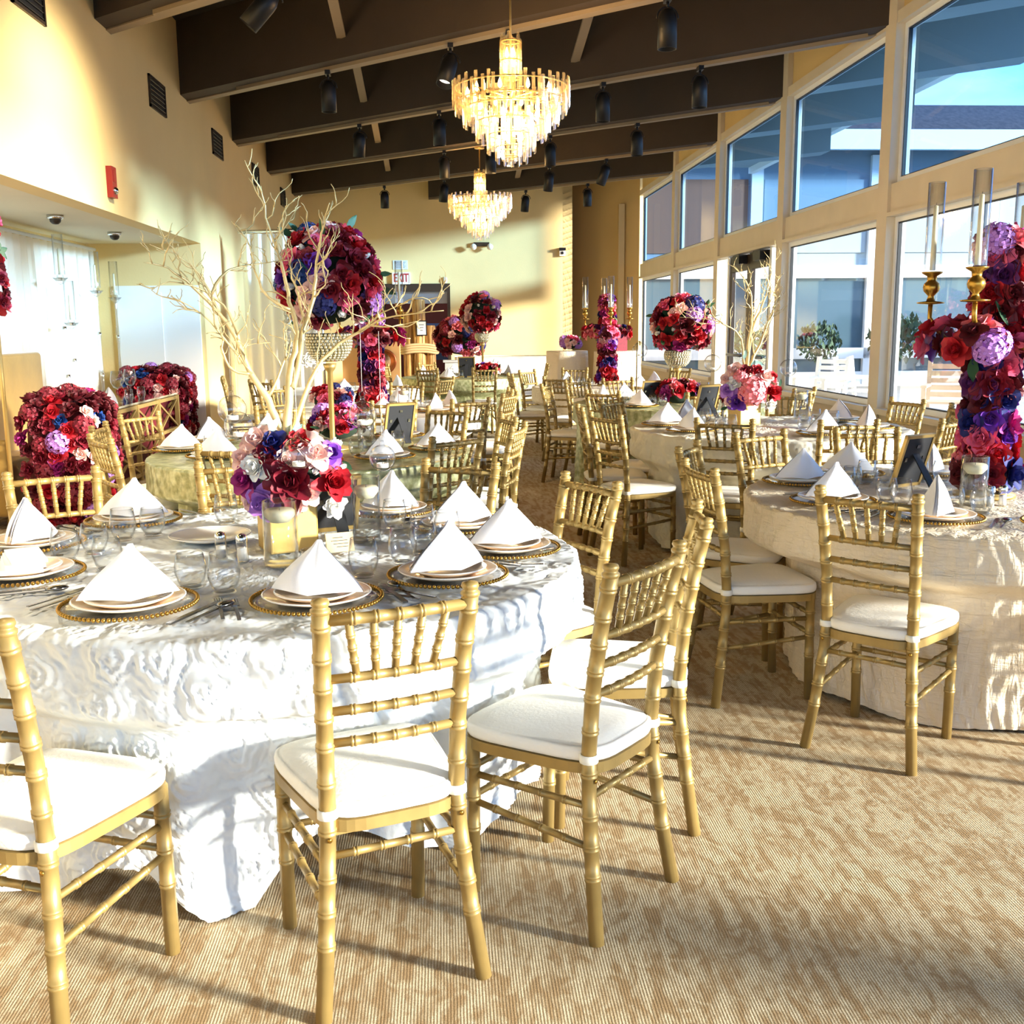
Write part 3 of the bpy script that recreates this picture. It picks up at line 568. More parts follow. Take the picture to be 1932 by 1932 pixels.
put_cloth('T6', smooth_cloth('T6', 2, .03, 9, .915, .02, .003), 'sequin', 0, 'gold green sequin tablecloth under the tall bouquet near the windows')
put_cloth('T4', smooth_cloth('T4', 3, .035, 9, .915, .02, .003), 'sequin', 0, 'pale green shimmering tablecloth farthest back, near the exit')
put_cloth('T3', smooth_cloth('T3', 4, .035, 8), 'whitecloth', 0, 'plain white tablecloth third along the left row')
put_cloth('T9', smooth_cloth('T9', 5, .035, 8), 'whitecloth', 0, 'plain white tablecloth at the far left by the drape')
put_cloth('T5', smooth_cloth('T5', 6, .02, 6, .915, .02, .003), 'ivory', 0, 'ivory tablecloth hanging straight at the far end of the aisle')
put_cloth('T8', smooth_cloth('T8', 7, .055, 7, .91, .012, .006), 'ivory', 0, 'ivory crinkled taffeta tablecloth pooling on the carpet at the right')

# ------------------------------------------------------------------ flowers
def petal(L, Wd, curl, cup, n=3):
    vs = []; fs = []
    for i in range(n + 1):
        t = i / n; w = Wd * math.sin(PI * (.12 + .78 * t) ** .8) ** .7
        for j in (-1, -.33, .33, 1): vs.append((j * w, L * t * math.cos(curl * t), L * t * math.sin(curl * t) + cup * j * j * w))
    for i in range(n):
        for j in range(3): fs.append((i * 4 + j, i * 4 + j + 1, i * 4 + 5 + j, i * 4 + 4 + j))
    return MB().add(vs, fs)
def flower_mesh(kind, seed=0):
    rnd = random.Random(seed); mb = MB()
    if kind in ('rose', 'peony'):
        n = 17 if kind == 'rose' else 26
        for i in range(n):
            f = i / (n - 1); a = i * 2.39996 + rnd.uniform(-.2, .2)
            op = (.05 + 1.25 * f ** 1.2) if kind == 'rose' else (.25 + 1.15 * f)
            L = (.42 + .5 * f) * (1 if kind == 'rose' else rnd.uniform(.85, 1.15)); wd = (.22 + .3 * f) if kind == 'rose' else (.24 + .14 * f)
            p = petal(L, wd, .5 - .9 * f if kind == 'rose' else .5 * rnd.uniform(-.6, 1), .35 if kind == 'rose' else .5)
            T = Matrix.Rotation(a, 4, 'Z') @ Matrix.Translation((0, .03 + .12 * f, -.12 * f)) @ Matrix.Rotation(PI / 2 - op, 4, 'X')
            mb.join(p, T)
        mb.ball((0, 0, -.02), .24, 8, 5)
    elif kind == 'hydrangea':
        for i in range(46):
            z = 1 - 1.55 * (i + .5) / 46; a = i * 2.39996; r = math.sqrt(max(0, 1 - z * z)); d = Vector((r * math.cos(a), r * math.sin(a), z))
            R = d.to_track_quat('Z', 'Y').to_matrix(); sp = rnd.uniform(0, 2); c = d * .84 * rnd.uniform(.94, 1.08) + Vector((0, 0, -.1))
            for q in range(4):
                b = sp + q * PI / 2; u = Vector((math.cos(b), math.sin(b), 0)); v = Vector((-math.sin(b), math.cos(b), 0))
                mb.add([c, c + R @ (u * .16 + v * .13 + Vector((0, 0, .07))), c + R @ (u * .3 + Vector((0, 0, .06))), c + R @ (u * .16 - v * .13 + Vector((0, 0, .07)))], [(0, 3, 2, 1)])
        mb.ball((0, 0, -.12), .62, 8, 5)
    elif kind == 'bud':
        for i in range(7):
            T = Matrix.Rotation(i * 2.4, 4, 'Z') @ Matrix.Translation((0, .06 + .03 * i, -.25)) @ Matrix.Rotation(PI / 2 - .12 * i, 4, 'X'); mb.join(petal(.85, .3, .55, .4), T)
    elif kind == 'leaf':
        vs = []
        for i in range(5):
            t = i / 4; w = .32 * math.sin(PI * (.08 + .9 * t)); vs += [(-w, t * 1.5, .12 * t), (0, t * 1.5, .0 + .04 * t), (w, t * 1.5, .12 * t)]
        mb.add(vs, [(i * 3 + j, i * 3 + j + 1, i * 3 + 4 + j, i * 3 + 3 + j) for i in range(4) for j in (0, 1)])
    return mb
FMESH = {}
def flower(kind, colr, parent, p, d, s, rnd):
    key = (kind, rnd.randrange(3) if kind != 'leaf' else 0)
    if key not in FMESH: FMESH[key] = flower_mesh(kind, key[1] + 11).mesh(kind)
    mat = M[colr] if colr in M else FM[colr]
    q = Vector(d).to_track_quat('Z', 'Y') @ Matrix.Rotation(rnd.uniform(0, 6.28), 3, 'Z').to_quaternion()
    return obj(kind, FMESH[key], mat, parent, p, q.to_euler(), s)
MIX = [('rose', 'red', 4), ('rose', 'burgundy', 3), ('peony', 'red', 4), ('peony', 'burgundy', 4), ('peony', 'deepred', 2), ('rose', 'blush', 6), ('bud', 'cream', 4), ('hydrangea', 'lavender', 1), ('hydrangea', 'navy', 1), ('hydrangea', 'blue', 1), ('peony', 'pink', 2), ('rose', 'magenta', 1), ('rose', 'purple', 1)]
MIX_RED = [('peony', 'burgundy', 7), ('peony', 'deepred', 6), ('hydrangea', 'burgundy', 4), ('rose', 'red', 4), ('rose', 'blush', 3), ('hydrangea', 'lavender', 1), ('rose', 'blue', 1), ('peony', 'magenta', 1), ('bud', 'blush', 1)]
MIX_VIV = [('rose', 'red', 8), ('rose', 'deepred', 4), ('rose', 'purple', 2), ('rose', 'plum', 2), ('rose', 'pink', 4), ('rose', 'coral', 3), ('peony', 'magenta', 2), ('hydrangea', 'lavender', 1), ('rose', 'navy', 1), ('rose', 'blush', 1), ('peony', 'burgundy', 2)]
def pick(mix, rnd):
    t = rnd.uniform(0, sum(m[2] for m in mix))
    for k, c, w in mix:
        t -= w
        if t <= 0: return k, c
    return mix[-1][:2]
def bouquet(label, c, rad, n, mix, seed, fs=.07, leaves=10, top=-.75, group='flower bouquets', leafy='stem', special=()):
    rnd = random.Random(seed); t = thing('flower_bouquet', label, 'flowers', c, 0, group)
    obj('foam_core', MB().ball((0, 0, 0), 1, 14, 9, [r * .78 for r in rad]), 'core', t)
    for i in range(n):
        z = 1 - (1 - top) * (i + .5) / n; a = i * 2.39996 + rnd.uniform(-.15, .15); r = math.sqrt(max(0, 1 - z * z)); d = Vector((r * math.cos(a), r * math.sin(a), z))
        k, co = special[i % len(special)] if special and i < len(special) else pick(mix, rnd)
        f = fs * rnd.uniform(.85, 1.25) * (.75 if k == 'bud' else 1.0) * (.85 if co in ('blush', 'cream') else 1)
        flower(k, co, t, (d.x * rad[0] * .92, d.y * rad[1] * .92, d.z * rad[2] * .92), (d.x / rad[0], d.y / rad[1], d.z / rad[2] + .1), f, rnd)
    for i in range(leaves):
        z = rnd.uniform(top, .95); a = rnd.uniform(0, 6.28); r = math.sqrt(1 - z * z); d = Vector((r * math.cos(a), r * math.sin(a), z))
        q = Vector((d.x + rnd.uniform(-.6, .6), d.y + rnd.uniform(-.6, .6), d.z + rnd.uniform(-.4, .6)))
        flower('leaf', leafy, t, (d.x * rad[0] * 1.0, d.y * rad[1] * 1.0, d.z * rad[2] * 1.0), d.cross(q), fs * rnd.uniform(.6, .9), rnd)
    return t
def bowl_stand(label, x, y, z0, zb, rb=.115):
    z0 += .002
    t = thing('bowl_stand', label, 'flower stand', (x, y, z0), 0, 'tall gold stands with crystal bowls'); h = zb - z0
    obj('base', MB().lathe([(0, 0), (.11, 0), (.11, .012), (.03, .03), (.016, .06)], 24), 'goldm', t)
    obj('pole', MB().lathe([(.016, .05), (.016, h - rb - .05), (.032, h - rb - .03), (.04, h - rb), (.0, h - rb)], 14), 'goldm', t)
    b = MB().lathe([(rb * math.sin(a) * 1.0, -rb * math.cos(a)) for a in [PI * q / 16 for q in range(2, 11)]] + [(rb * .9, rb * .35)], 24, (0, 0, h)); bo = obj('bowl', b, 'crystalbowl', t)
    beads = MB(); ball = MB().ball((0, 0, 0), .011, 6, 4)
    for q in range(10):
        a = PI * (.2 + .044 * q * 1.0); rr, zz = rb * math.sin(a) * 1.02, -rb * math.cos(a); m = max(8, int(2 * PI * rr / .023))
        for j in range(m): beads.join(ball, Matrix.Translation((rr * math.cos(2 * PI * (j + .5 * (q % 2)) / m), rr * math.sin(2 * PI * (j + .5 * (q % 2)) / m), h + zz)))
    obj('crystal_beads', beads, 'crystalbowl', bo, kind='stuff')
bowl_stand('tall gold stand with crystal bowl on the green sequin table', -.66, 6.2, .757, 1.385, .125)
bouquet('huge ball of red, blue and blush flowers on a crystal bowl, left of EXIT', (-.645, 6.2, 1.73), (.285, .29, .315), 84, MIX, 4, .08, 40, special=(('bud', 'cream'), ('peony', 'red'), ('rose', 'blush'), ('peony', 'burgundy'), ('hydrangea', 'blue'), ('peony', 'red')))
bowl_stand('tall gold stand with crystal bowl near the windows', 2.14, 9.6, .757, 1.19)
bouquet('round bouquet of pink, red and blush roses on the bowl stand by the windows', (2.17, 9.6, 1.46), (.27, .27, .27), 64, MIX, 9, .08, 36, special=(('peony', 'coral'), ('rose', 'blush'), ('peony', 'pink'), ('hydrangea', 'coral')))
bowl_stand('tall slim gold stand with crystal bowl on the pale green table', .57, 15.5, .757, 1.33, .1)
bouquet('round bouquet of lilac and red flowers on the stand farthest back', (.55, 15.5, 1.63), (.29, .29, .3), 52, MIX, 12, .085, 22, special=(('hydrangea', 'lavender'), ('peony', 'red'), ('peony', 'coral')))
wp = thing('white_pedestal', 'white box pedestal before the back wall under the darker bouquet', 'pedestal', (.2, 17.4, 0)); obj('body', MB().bx(-.18, .18, -.18, .18, .06, .9), 'plainwhite', wp); obj('plinth', MB().bx(-.2, .2, -.2, .2, 0, .06), 'plainwhite', wp); obj('top', MB().bx(-.21, .21, -.21, .21, .9, .93), 'plainwhite', wp)
bouquet('dense burgundy and coral bouquet on the white pedestal beside the exit', (.28, 17.35, 1.29), (.42, .4, .35), 60, MIX_RED + [('peony', 'coral', 6), ('hydrangea', 'navy', 1), ('hydrangea', 'lavender', 2)], 13, .095, 12)
# flowers low on the tables
bouquet('low purple, peach and red flowers below the huge flower ball', (-.66, 6.53, .87), (.17, .15, .11), 26, MIX_VIV + [('rose', 'blush', 4)], 21, .06, 12, -.1)
bouquet('low pink and magenta flowers at the foot of the stand near the windows', (2.1, 9.35, .86), (.2, .15, .12), 22, MIX_VIV + [('peony', 'coral', 4)], 22, .06, 6, -.1)
bouquet('small dark and pink flowers at the foot of the farthest bowl stand', (.62, 15.15, .85), (.2, .16, .1), 14, MIX_VIV + [('rose', 'blush', 5)], 23, .065, 5, -.1)
bouquet('low red and white flowers on the third table on the left', (-.95, 8.9, .86), (.18, .15, .12), 20, MIX, 24, .062, 8, -.1)

def candelabra(label, x, y, rot, seed, small=1.0):
    rnd = random.Random(seed); z0 = .757
    t = thing('flower_candelabra', label, 'candelabra', (x, y, z0 + .002), rot, 'flower covered candelabras')
    obj('stem', MB().lathe([(0, 0), (.12, 0), (.12, .015), (.05, .03), (.045, .98), (.0, 1.0)], 14), 'goldm', t)
    R = .262
    for k in range(4):
        a = k * PI / 2; c, s = math.cos(a), math.sin(a)
        arm = obj('arm', MB().tube([(.04 * c, .04 * s, .62), (.12 * c, .12 * s, .6), (.2 * c, .2 * s, .64), (R * c, R * s, .72), (R * c, R * s, .78)], [.012, .012, .011, .01, .01], 8), 'brass', t)
        obj('candle_cup', MB().lathe([(0, .775), (.052, .78), (.055, .785), (.018, .79), (.012, .81), (.03, .83), (.034, .845), (.03, .86), (.018, .872), (.02, .89), (.04, .902), (.042, .908), (0, .908)], 16, (R * c, R * s, 0)), 'brass', arm)
    for lv in range(13):
        z = .095 + lv * .0735; m = 7 if lv < 2 else 6; rr = .115 - .03 * (lv / 12) + (.03 if lv == 0 else 0)
        for j in range(m):
            a = 2 * PI * (j + .5 * (lv % 2)) / m + rnd.uniform(-.2, .2); k, co = pick(MIX_VIV, rnd)
            flower(k, co, t, (rr * .7 * math.cos(a), rr * .7 * math.sin(a), z + rnd.uniform(-.02, .02)), (math.cos(a), math.sin(a), rnd.uniform(-.1, .35)), .078 * rnd.uniform(.85, 1.2), rnd)
    for k in range(4):
        a = k * PI / 2
        for q in range(3):
            for sgn in (-1, 0, 1):
                kk, co = pick(MIX_VIV, rnd); r = .13 + .065 * q; b = a + sgn * .5 * (.12 / r)
                flower(kk, co, t, (r * math.cos(b), r * math.sin(b), .64 + (.045 if sgn == 0 else -.02) - .02 * (q == 2)), (math.cos(b) * (q / 2), math.sin(b) * (q / 2), .8 - abs(sgn) * 1.0 + .2), .07 * rnd.uniform(.85, 1.15), rnd)
    for q in range(6):
        a = q * 1.05; kk, co = pick(MIX_VIV, rnd); flower(kk, co, t, (.06 * math.cos(a), .06 * math.sin(a), 1.02), (math.cos(a), math.sin(a), .9), .075, rnd)
    for q in range(5): flower('leaf', 'stem', t, (.1 * math.cos(q * 1.3), .1 * math.sin(q * 1.3), .3 + .13 * q), (math.cos(q * 1.3 + .6), math.sin(q * 1.3 + .6), .5), .07, rnd)
    return [(x + R * math.cos(rot + k * PI / 2), y + R * math.sin(rot + k * PI / 2), z0 + .913) for k in range(4)]
def chimney(p, place, h=.35):
    g = thing('glass_chimney', 'glass candle cylinder ' + place, 'candle holder', p, 0, 'glass chimneys')
    obj('tube', cached('chimney%.2f' % h, lambda: MB().lathe([(.034, 0), (.034, h), (.0305, h), (.0305, .002)], 24)), 'clearware', g); obj('rim', cached('chimrim%.2f' % h, lambda: MB().tube([(.0322 * math.cos(a), .0322 * math.sin(a), h) for a in [2 * PI * q / 24 for q in range(24)]], .0018, 5, closed=True)), 'ware', g)
    c = thing('taper_candle', 'pale taper candle ' + place, 'candle', p, 0, 'taper candles')
    obj('wax', cached('taper%.2f' % h, lambda: MB().lathe([(.0, .003), (.0115, .003), (.009, h * .74), (.0, h * .75)], 12)), 'wax', c); obj('wick', cached('wick%.2f' % h, lambda: MB().tube([(0, 0, h * .74), (.001, 0, h * .775)], .001, 5)), 'ink', c)
for nm, x, y, rot, seed in (('at the right edge', 2.2, 4.12, PI / 4, 31), ('before the back corner', 1.93, 12.45, 0.0, 32), ('behind the big bouquet on the left', -.62, 9.15, .3, 38)):
    cups = candelabra('candelabra wrapped in red, purple and pink roses ' + nm, x, y, rot, seed)
    order = sorted(range(4), key=lambda i: cups[i][0] / cups[i][1])
    for w, i in zip(('leftmost', 'second from left', 'third from left', 'rightmost'), order): chimney(cups[i], w + ' on the candelabra ' + nm)

# ------------------------------------------------------------------ gold box centrepieces with branches
TREE = [([(-0.025, -0.016), (-0.066, 0.074), (-0.110, 0.153), (-0.148, 0.255), (-0.197, 0.337), (-0.263, 0.411), (-0.328, 0.468), (-0.383, 0.481)], .014),
    ([(-0.148, 0.255), (-0.172, 0.337), (-0.238, 0.402), (-0.320, 0.427), (-0.366, 0.402)], .006),
    ([(-0.110, 0.153), (-0.172, 0.246), (-0.246, 0.337), (-0.320, 0.386)], .006),
    ([(-0.197, 0.337), (-0.238, 0.427), (-0.287, 0.493), (-0.369, 0.534)], .006),
    ([(-0.222, 0.386), (-0.197, 0.443), (-0.156, 0.476), (-0.074, 0.493), (-0.008, 0.501)], .006),
    ([(-0.007, -0.016), (0.000, 0.107), (0.010, 0.189), (0.025, 0.271), (0.003, 0.345), (-0.016, 0.427), (-0.041, 0.534), (-0.066, 0.632), (-0.079, 0.727)], .015),
    ([(-0.041, 0.534), (-0.025, 0.608), (-0.008, 0.657), (0.005, 0.668)], .005),
    ([(0.003, 0.345), (-0.066, 0.386), (-0.103, 0.468), (-0.123, 0.550), (-0.159, 0.612)], .006),
    ([(0.008, 0.107), (0.025, 0.189), (0.044, 0.287), (0.074, 0.386), (0.085, 0.468), (0.100, 0.550), (0.130, 0.624), (0.143, 0.662)], .012),
    ([(0.044, 0.287), (0.025, 0.394), (0.000, 0.468), (-0.008, 0.550)], .006), ([(0.074, 0.386), (0.107, 0.422), (0.123, 0.468)], .004), ([(0.087, 0.484), (0.131, 0.517), (0.156, 0.550)], .004),
    ([(0.011, -0.016), (0.061, 0.123), (0.126, 0.218), (0.222, 0.279), (0.304, 0.317), (0.402, 0.330), (0.481, 0.337)], .009),
    ([(0.222, 0.279), (0.291, 0.333), (0.373, 0.363)], .005), ([(0.255, 0.296), (0.320, 0.291), (0.402, 0.307)], .004),
    ([(-0.110, 0.153), (-0.163, 0.164), (-0.186, 0.213), (-0.189, 0.271), (-0.179, 0.307)], .006), ([(-0.066, 0.074), (-0.025, 0.172), (-0.008, 0.246), (-0.061, 0.271)], .006), ([(-0.123, 0.189), (-0.148, 0.189), (-0.123, 0.238), (-0.057, 0.246)], .004)]
def tree_parts():
    rnd = random.Random(8); out = []; ydep = {}
    def yof(x, z): return .16 * math.sin(6.0 * x + 2.5 * z + .4) * min(1, max(0, z) * 2.2) - .02
    for pts, r in TREE:
        mb = MB(); P = [Vector((x, yof(x, z), z)) for x, z in pts]; fine = []
        for i in range(len(P) - 1):
            p0, p1, p2, p3 = P[max(i - 1, 0)], P[i], P[i + 1], P[min(i + 2, len(P) - 1)]
            for q in range(3):
                t = q / 3; fine.append(.5 * (2 * p1 + (p2 - p0) * t + (2 * p0 - 5 * p1 + 4 * p2 - p3) * t * t + (3 * p1 - p0 - 3 * p2 + p3) * t ** 3) + Vector((rnd.uniform(-1, 1), rnd.uniform(-1, 1), 0)) * .004)
        fine.append(P[-1]); n = len(fine); rr = [max(.0014, r * (1 - .9 * (i / (n - 1)) ** .8)) for i in range(n)]
        if pts[0][1] < 0: fine.insert(0, Vector((pts[0][0] * .6, 0, -.24))); rr.insert(0, r * 1.0)
        mb.tube(fine, rr, 7)
        def twig(p, d, L, rad, depth):
            q = [p]; dd = d.normalized(); m = 5
            for i in range(m):
                dd = (dd + Vector((rnd.uniform(-.5, .5), rnd.uniform(-.5, .5), rnd.uniform(-.3, .55)))).normalized(); q.append(q[-1] + dd * L / m)
                if depth and i in (1, 3) and rnd.random() < .85: twig(q[-1], dd + Vector((rnd.uniform(-1, 1), rnd.uniform(-1, 1), rnd.uniform(-.4, .9))), L * .55, rad * .7, depth - 1)
            mb.tube(q, [max(.0011, rad * (1 - .7 * i / m)) for i in range(m + 1)], 4)
        L = sum((b - a).length for a, b in zip(P, P[1:])); k = max(2, int(L / .06))
        for i in range(k):
            t = .28 + .7 * (i + rnd.random()) / k
            if t > 1: continue
            p = polyline(fine[1:] if pts[0][1] < 0 else fine, t); d = (polyline(P, min(1, t + .05)) - polyline(P, t - .05)).normalized()
            if p.z < .12: continue
            twig(p, d * .7 + Vector((rnd.uniform(-.9, .9), rnd.uniform(-.9, .9), rnd.uniform(-.3, .8))), rnd.uniform(.06, .13), .0028, 1)
        out.append((('trunk' if pts[0][1] < 0 else 'branch'), mb))
    return [(n, m.mesh(n)) for n, m in out]
TREEP = tree_parts()
def branches(label, p, rz=0, sc=1.0):
    t = thing('gold_branches', label, 'branches', p, rz, 'gold manzanita branches', scale=sc)
    for n, me in TREEP: obj(n, me, 'branch', t)
def gold_box(label, x, y, rz, s=.15):
    t = thing('gold_box_vase', label, 'vase', (x, y, .78), rz, 'gold cube vases'); b = MB(); w = s / 2; k = .004
    for e in ((-w, w, -w, -w + k, 0, s), (-w, w, w - k, w, 0, s), (-w, -w + k, -w, w, 0, s), (w - k, w, -w, w, 0, s), (-w, w, -w, w, 0, k)): b.bx(*e)
    obj('box', b, 'goldbox', t); obj('rim', MB().tube([(-w, -w, s), (w, -w, s), (w, w, s), (-w, w, s)], .0025, 5, closed=True), 'goldbox', t); obj('foam', MB().bx(-w + k, w - k, -w + k, w - k, k, s - .02), 'stem', t)
FR = [('rose', 'lavender', -0.082, 0.016, 0.062), ('peony', 'burgundy', 0.005, 0.082, 0.082), ('rose', 'magenta', -0.140, 0.085, 0.053), ('peony', 'red', 0.143, 0.071, 0.059), ('rose', 'navy', -0.041, 0.192, 0.049), ('rose', 'blush', -0.095, 0.197, 0.056), ('rose', 'blush', 0.090, 0.159, 0.056), ('peony', 'cream', -0.099, 0.123, 0.049), ('rose', 'purple', 0.136, 0.159, 0.043), ('rose', 'blush', 0.066, 0.041, 0.039), ('rose', 'blush', -0.123, 0.016, 0.039), ('peony', 'cream', 0.136, -0.005, 0.043), ('bud', 'cream', 0.090, 0.107, 0.026), ('peony', 'red', 0.033, 0.197, 0.043), ('rose', 'blush', -0.148, 0.148, 0.043), ('bud', 'cream', 0.172, 0.115, 0.026), ('peony', 'burgundy', -0.066, 0.164, 0.043), ('rose', 'blush', 0.000, 0.143, 0.043), ('rose', 'blush', 0.025, 0.011, 0.036), ('leaf', 'sage', -0.033, 0.263, 0.036), ('leaf', 'sage', 0.030, 0.251, 0.039), ('leaf', 'sage', 0.005, 0.205, 0.036), ('leaf', 'stem', 0.186, 0.102, 0.026), ('leaf', 'stem', -0.123, -0.021, 0.030), ('leaf', 'stem', 0.000, 0.016, 0.033)]
FR7 = [('rose', {'lavender': 'purple', 'burgundy': 'coral', 'magenta': 'lavender', 'navy': 'burgundy', 'purple': 'red', 'red': 'magenta', 'cream': 'cream', 'blush': 'blush'}.get(c, c), x, z, r) if k == 'rose' else (('hydrangea' if (k == 'peony' and c == 'burgundy') else k), {'burgundy': 'coral'}.get(c, c), x, z, r) for k, c, x, z, r in FR]
def box_flowers(label, x, y, rz, FRL, seed, sc=1.0):
    rnd = random.Random(seed); t = thing('flower_arrangement', label, 'flowers', (x, y, .925), rz, 'flower arrangements in gold boxes', scale=sc)
    obj('foam_core', MB().ball((0, 0, .07), .1, 12, 8, (1, .8, .9)), 'core', t)
    for k, c, dx, dz, r in FRL:
        d2 = (dx / .19) ** 2 + ((dz - .09) / .16) ** 2; dy = -.115 * math.sqrt(max(.05, 1 - d2))
        n = Vector((dx * 4.2, -.85 if k != 'leaf' else -.3, (dz - .05) * 4.2 + .12))
        if k == 'leaf': flower(k, c, t, (dx, dy * .7, dz), Vector((rnd.uniform(-.3, .3), -1, .3)), r * 1.1, rnd); continue
        flower(k, c, t, (dx * .92, dy, dz), n, r * 1.12, rnd)
    for i in range(14):
        a = PI * (i + .5) / 14; k, c = pick(MIX, rnd); z = rnd.uniform(.02, .18); flower(k, c, t, (.14 * math.cos(a), .115 * math.sin(a), z), (math.cos(a), math.sin(a), (z - .06) * 6), .05, rnd)
gold_box('gold cube vase under flowers on the front white rosette table', -.5, 3.28, .42); box_flowers('peony and rose arrangement in the front gold cube vase', -.478, 3.28, 0, FR, 3)
branches('gold painted bare branches rising from the front gold cube vase', (-.478, 3.3, 1.172))
gold_box('gold cube vase on the ivory rosette table by the window', 2.07, 7.16, .3, .16); box_flowers('coral, blush and purple arrangement in the gold cube vase near the window', 2.09, 7.16, -.1, FR7, 5, 1.15)
branches('gold painted bare branches above the coral flowers by the window', (2.09, 7.18, 1.17), PI + .4, 1.02)

# ------------------------------------------------------------------ table settings
def charger(x, y, z, place):
    t = thing('charger_plate', 'gold beaded charger plate ' + place, 'plate', (x, y, z), 0, 'beaded charger plates')
    obj('disc', cached('charger_disc', lambda: MB().lathe([(0, .004), (.1, .004), (.145, .009), (.162, .012), (.162, .009), (.1, 0), (0, 0)], 40)), 'ware', t)
    def beads():
        mb = MB(); b = MB().ball((0, 0, 0), .0058, 6, 4)
        for q in range(84): mb.join(b, Matrix.Translation((.163 * math.cos(2 * PI * q / 84), .163 * math.sin(2 * PI * q / 84), .012)))
        return mb
    obj('beaded_rim', cached('beads', beads), 'brass', t, kind='stuff')
def dish(x, y, z, r, mat, name, label, cat='plate', group='dinner plates'):
    t = thing(name, label, cat, (x, y, z), 0, group)
    obj('body', cached('dish%.3f' % r, lambda: MB().lathe([(0, .004), (r * .62, .004), (r * .7, .008), (r * .97, .017), (r, .019), (r, .016), (r * .7, .003), (r * .6, 0), (0, 0)], 40)), mat, t)
    obj('rim', cached('dishrim%.3f' % r, lambda: MB().tube([(r * math.cos(2 * PI * q / 40), r * math.sin(2 * PI * q / 40), .0185) for q in range(40)], .002, 5, closed=True)), 'china', t)
def napkin_mesh():
    mb = MB(); A = Vector((0, .0, .13)); n, m = 12, 8
    def sheet(w, front, dz, off):
        vs = []; fs = []
        for j in range(m + 1):
            t = j / m
            for i in range(n + 1):
                u = -1 + 2 * i / n; b = Vector((w * u, front * (1 - abs(u) ** 1.9) + off, 0))
                p = b.lerp(A + Vector((0, off * .4, dz)), t); bulge = math.sin(PI * t) * .012 * (1 - abs(abs(u) - .5) * 1.4); p.y -= bulge; p.z += .006 * math.sin(PI * abs(u)) * (1 - t); p.x *= 1 + .10 * math.sin(PI * t); p.x += .012 * t * t
                if t > .9: p.x += .006 * u
                vs.append(p)
        for j in range(m):
            for i in range(n): k = j * (n + 1) + i; fs.append((k, k + 1, k + n + 2, k + n + 1))
        mb.add(vs, fs)
    sheet(.122, -.062, 0, 0); sheet(.118, -.05, -.006, .01); sheet(.12, .06, -.003, .016); sheet(.112, .048, -.01, .01)
    return mb
def napkin(x, y, z, rz, place, sc=1.0, flat=False):
    t = thing('napkin', ('flat white napkin ' if flat else 'pyramid folded white napkin ') + place, 'napkin', (x, y, z), rz, 'white napkins', scale=sc)
    if flat:
        for q in range(3): obj('fold', MB().box((0, .0 + .006 * q, .006 + .011 * q), (.24 - .02 * q, .11 - .01 * q, .009)), 'napkin', t, rot=(0, 0, .06 * q))
    else: obj('folded_cloth', cached('napkin', napkin_mesh), 'napkin', t)
def tumbler(x, y, place, h=.105, z=.78):
    t = thing('stemless_glass', 'clear glass ' + place, 'glass', (x, y, z), 0, 'stemless glasses')
    obj('bowl', cached('tumbler%.3f' % h, lambda: MB().lathe([(0, .006), (.026, .006), (.034, .02), (.042, .045), (.0425, .06), (.035, h), (.0335, h), (.0405, .06), (.04, .045), (.032, .022), (.024, .0095), (0, .0095)], 28)), 'ware', t)
    obj('base', cached('tumbase', lambda: MB().lathe([(0, 0), (.027, 0), (.031, .004), (.026, .0065), (0, .0065)], 28)), 'ware', t)
    obj('rim', cached('tumrim%.3f' % h, lambda: MB().tube([(.0343 * math.cos(2 * PI * q / 24), .0343 * math.sin(2 * PI * q / 24), h) for q in range(24)], .0011, 5, closed=True)), 'ware', t)
def fork_m():
    mb = MB().bar((0, -.1, .003), (0, .03, .003), .009, .003).box((0, .045, .004), (.021, .034, .003))
    for q in range(4): mb.box((-.009 + .006 * q, .078, .0045), (.0028, .036, .0028))
    return mb
CUT = dict(fork=fork_m, knife=lambda: MB().bar((0, -.11, .004), (0, 0, .004), .012, .005).add([(-.008, 0, .003), (.008, 0, .003), (.008, .09, .003), (0, .11, .003), (-.008, .1, .003)], [(0, 1, 2, 3, 4)]).add([(-.008, 0, .005), (.008, 0, .005), (.008, .09, .005), (0, .11, .005), (-.008, .1, .005)], [(0, 1, 2, 3, 4)]),
           spoon=lambda: MB().bar((0, -.1, .003), (0, .04, .003), .008, .003).ball((0, .065, .006), .03, 12, 8, (.62, 1, .25)))
def cutlery(kind, x, y, rz, w, place):
    t = thing(kind, '%ssteel %s %s' % (w + ' ' if w else '', kind, place), kind, (x, y, .784 if y < 3.95 and x < 1 else .763), rz, 'cutlery'); obj({'fork': 'tines_and_handle', 'knife': 'blade_and_handle', 'spoon': 'bowl_and_handle'}[kind], cached('cut_' + kind, CUT[kind]), 'steel', t)
